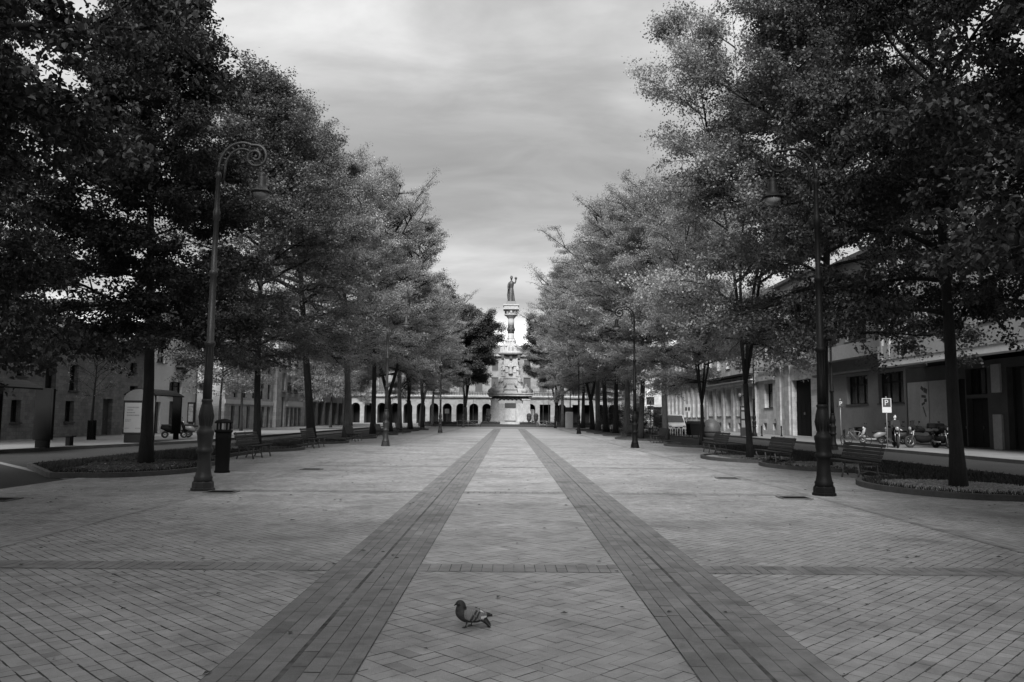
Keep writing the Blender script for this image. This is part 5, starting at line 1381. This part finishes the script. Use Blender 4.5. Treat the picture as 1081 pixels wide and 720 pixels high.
def scooter(label, loc, rz, paint, group='motorcycles and scooters parked on the right'):
    t = thing('scooter', label, 'scooter', loc, rz, group)
    wheel(t, .58, .22, .055, 5); wheel(t, -.52, .22, .055, 5)
    b = MB(); b.tube([(0, .62, .42), (0, .52, .75), (0, .42, 1.0)], [.12, .17, .1], 10, flat=.6); b.box((0, .12, .3), (.36, .62, .08)); b.tube([(0, -.1, .42), (0, -.4, .6), (0, -.78, .66)], [.14, .2, .09], 12); b.tube([(0, .78, .42), (0, .6, .5), (0, .42, .42)], [.06, .1, .06], 8); b.build('bodywork', M[paint], t)
    b = MB(); b.tube([(0, .02, .72), (0, -.35, .78), (0, -.75, .8)], [.1, .15, .1], 10, flat=.5); b.build('seat', M['rubber'], t)
    b = MB(); b.tube([(-.32, .34, 1.04), (0, .42, 1.05), (.32, .34, 1.04)], .02, 7)
    for s in (-1, 1): b.tube([(s * .2, .4, 1.04), (s * .28, .4, 1.24)], .008, 5); b.ball((s * .29, .4, 1.27), (.07, .02, .05), 8)
    b.build('handlebar', M['black'], t); b = MB(); b.ball((0, .53, .98), (.09, .06, .08), 12); b.build('headlight', M['white'], t)
    return t
motorcycle('dark motorcycle with a pale headlight under the larger parking sign', (21.25, 43.9, .12), R(160), 'black').scale = (1.12, 1.12, 1.12)
motorcycle('black motorcycle with a top case between the pale panel and the big dark tree', (22.9, 44.2, .12), R(100), 'black', True, True).scale = (1.12, 1.12, 1.12)
motorcycle('dark motorcycle parked end on before the graffiti panel', (23.6, 43.6, .12), R(178), 'iron', False, True).scale = (1.12, 1.12, 1.12)
scooter('white scooter parked by the grey wall left of the larger parking sign', (23.2, 51, .12), R(75), 'paper2')
scooter('pale scooter in the row behind the white scooter', (24.4, 50.6, .12), R(40), 'grey')
scooter('dark scooter parked just right of the narrow dark information pillar', (-20.9, 50.2, .12), R(-60), 'black', 'scooters parked on the left')
scooter('pale scooter parked on the left pavement behind the big left lamp', (-20.0, 51.6, .12), R(-75), 'grey', 'scooters parked on the left')
def bicycle():
    t = thing('bicycle', 'dark bicycle leaning beside the kerbside lamp on the right', 'bicycle', (18.75 + 1.6, 46.9, .12), R(60))
    for y in (.52, -.52):
        b = MB(); b.torus((0, y, .34), .32, .02, 'x', 28, 6); o = b.build('wheel', M['rubber'], t); b = MB()
        for k in range(12): a = 2 * PI * k / 12; b.tube([(0, y, .34), (0, y + .31 * math.cos(a), .34 + .31 * math.sin(a))], .004, 4)
        b.build('spokes', M['chrome'], o)
    b = MB(); A, B_, C, D_, E_ = (0, -.52, .34), (0, -.08, .3), (0, -.22, .82), (0, .36, .84), (0, .52, .34)
    for p, q in ((A, B_), (A, C), (B_, C), (C, D_), (B_, D_), (D_, E_)): b.tube([p, q], .017, 7)
    b.build('frame', M['grey'], t); b = MB(); b.tube([(0, .36, .84), (0, .34, 1.0)], .014, 6); b.tube([(-.28, .24, 1.0), (0, .36, 1.01), (.28, .24, 1.0)], .014, 6); b.build('handlebar', M['black'], t)
    b = MB(); b.tube([(0, -.22, .82), (0, -.24, .94)], .014, 6); b.tube([(0, -.38, .96), (0, -.2, .96), (0, -.08, .95)], [.07, .05, .02], 8, flat=.5); b.build('saddle', M['rubber'], t)
bicycle()
def van():
    t = thing('van', 'white van facing the camera, half hidden by the upright dark tree', 'van', (16.6, 81, -.02), 0)   # front = -y
    b = MB(); ol = [(-2.3, .35), (-2.35, .9), (-1.75, 1.15), (-1.0, 1.9), (-.8, 2.0), (2.3, 2.0), (2.4, 1.8), (2.4, .35)]
    b.prism(ol, -.92, .92, 'x'); b.build('body', M['white'], t, bevel=.09)
    b = MB(); b.add([(-.8, -1.72, 1.2), (.8, -1.72, 1.2), (.74, -1.06, 1.86), (-.74, -1.06, 1.86)], [(0, 1, 2, 3)])
    b.v = [(x, y - .03, z + .03) for x, y, z in b.v]; b.build('windscreen', M['pane'], t)
    for s in (-1, 1):
        q = MB(); q.bx(s * .925, s * .935, -1.0, .2, 1.2, 1.8); q.bx(s * .925, s * .935, .3, 2.1, 1.2, 1.8); q.build('side_window', M['pane'], t)
        q = MB(); q.ball((s * .68, -2.33, .82), (.16, .06, .11), 10); q.build('headlight', M['glass'], t)
        for y in (-1.5, 1.5):
            q = MB(); q.torus((s * .82, y, .33), .22, .11, 'x', 22, 8); o = q.build('wheel', M['rubber'], t); q = MB(); q.tube([(s * .86, y, .33), (s * .94, y, .33)], .18, 14); q.build('rim', M['grey'], o)
        q = MB(); q.box((s * 1.02, -1.2, 1.25), (.16, .1, .22)); q.build('mirror', M['black'], t, bevel=.02)
    b = MB(); b.bx(-.5, .5, -2.385, -2.36, .62, .78); b.bx(-.88, .88, -2.42, -2.37, .38, .56); b.build('bumper', M['frame_dark'], t)
van()
def rail():
    t = thing('cycle_rack', 'low pale metal hoops on the road edge before the white van', 'cycle rack', (15.3, 74, -.02))
    for i in range(5):
        b = MB(); x = -.9 + i * .45; b.tube([(x - .13, 0, 0), (x - .13, 0, .65), (x - .06, 0, .75), (x + .06, 0, .75), (x + .13, 0, .65), (x + .13, 0, 0)], .03, 7); b.build('hoop', M['plaster'], t)
rail()

# ------------------------------------------------------------------ the person behind the motorcycle
def person():
    t = thing('person', 'person in dark clothes standing behind the dark motorcycle under the parking sign', 'person', (21.75, 45.0, .12), R(15))
    b = MB()
    for s in (-1, 1):
        b.tube([(s * .1, 0, .9), (s * .11, -.01, .5), (s * .11, .02, .08)], [.088, .06, .042], 10); b.tube([(s * .11, .05, .05), (s * .12, -.15, .04)], [.045, .035], 8)
        b.tube([(s * .2, 0, 1.42), (s * .26, .0, 1.14), (s * .2, -.18, .98)], [.055, .045, .035], 8)
        b.ball((s * .185, -.23, .965), (.04, .06, .035), 8)
        for k in range(4): b.tube([(s * .185 + (k - 1.5) * .018, -.26, .965), (s * .185 + (k - 1.5) * .02, -.31, .945), (s * .185 + (k - 1.5) * .02, -.33, .915)], [.010, .009, .008], 6)
        b.tube([(s * .15, -.22, .96), (s * .13, -.26, .93)], [.012, .01], 6)
    b.tube([(0, 0, .86), (0, 0, 1.1), (0, .01, 1.3), (0, 0, 1.45), (0, 0, 1.52)], [.15, .14, .17, .13, .055], 12); b.tube([(0, 0, 1.48), (0, -.01, 1.6)], [.055, .05], 8)
    b.ball((0, -.015, 1.68), (.078, .095, .115), 14); b.ball((0, -.11, 1.67), (.014, .02, .025), 6)
    for s in (-1, 1): b.ball((s * .08, 0, 1.67), (.014, .025, .035), 6)
    b.build('body', M['skin'], t, remesh=.018)
    b = MB()
    for s in (-1, 1): b.tube([(s * .1, 0, .95), (s * .115, -.01, .5), (s * .115, .02, .1)], [.11, .085, .068], 10)
    b.build('trousers', M['cloth'], t)
    b = MB(); b.tube([(0, 0, .84), (0, 0, 1.1), (0, .01, 1.3), (0, 0, 1.46), (0, 0, 1.52)], [.185, .175, .2, .16, .075], 14)
    for s in (-1, 1): b.tube([(s * .17, 0, 1.44), (s * .27, .0, 1.14), (s * .2, -.18, .985)], [.08, .066, .05], 10)
    b.build('jacket', M['cloth'], t)
    b = MB(); b.ball((0, .02, 1.715), (.086, .1, .1), 14); b.build('hair', M['cloth'], t)
    for s in (-1, 1): q = MB(); q.ball((s * .03, -.105, 1.69), (.011, .008, .008), 6); q.build('eye', M['ink'], t)
person()
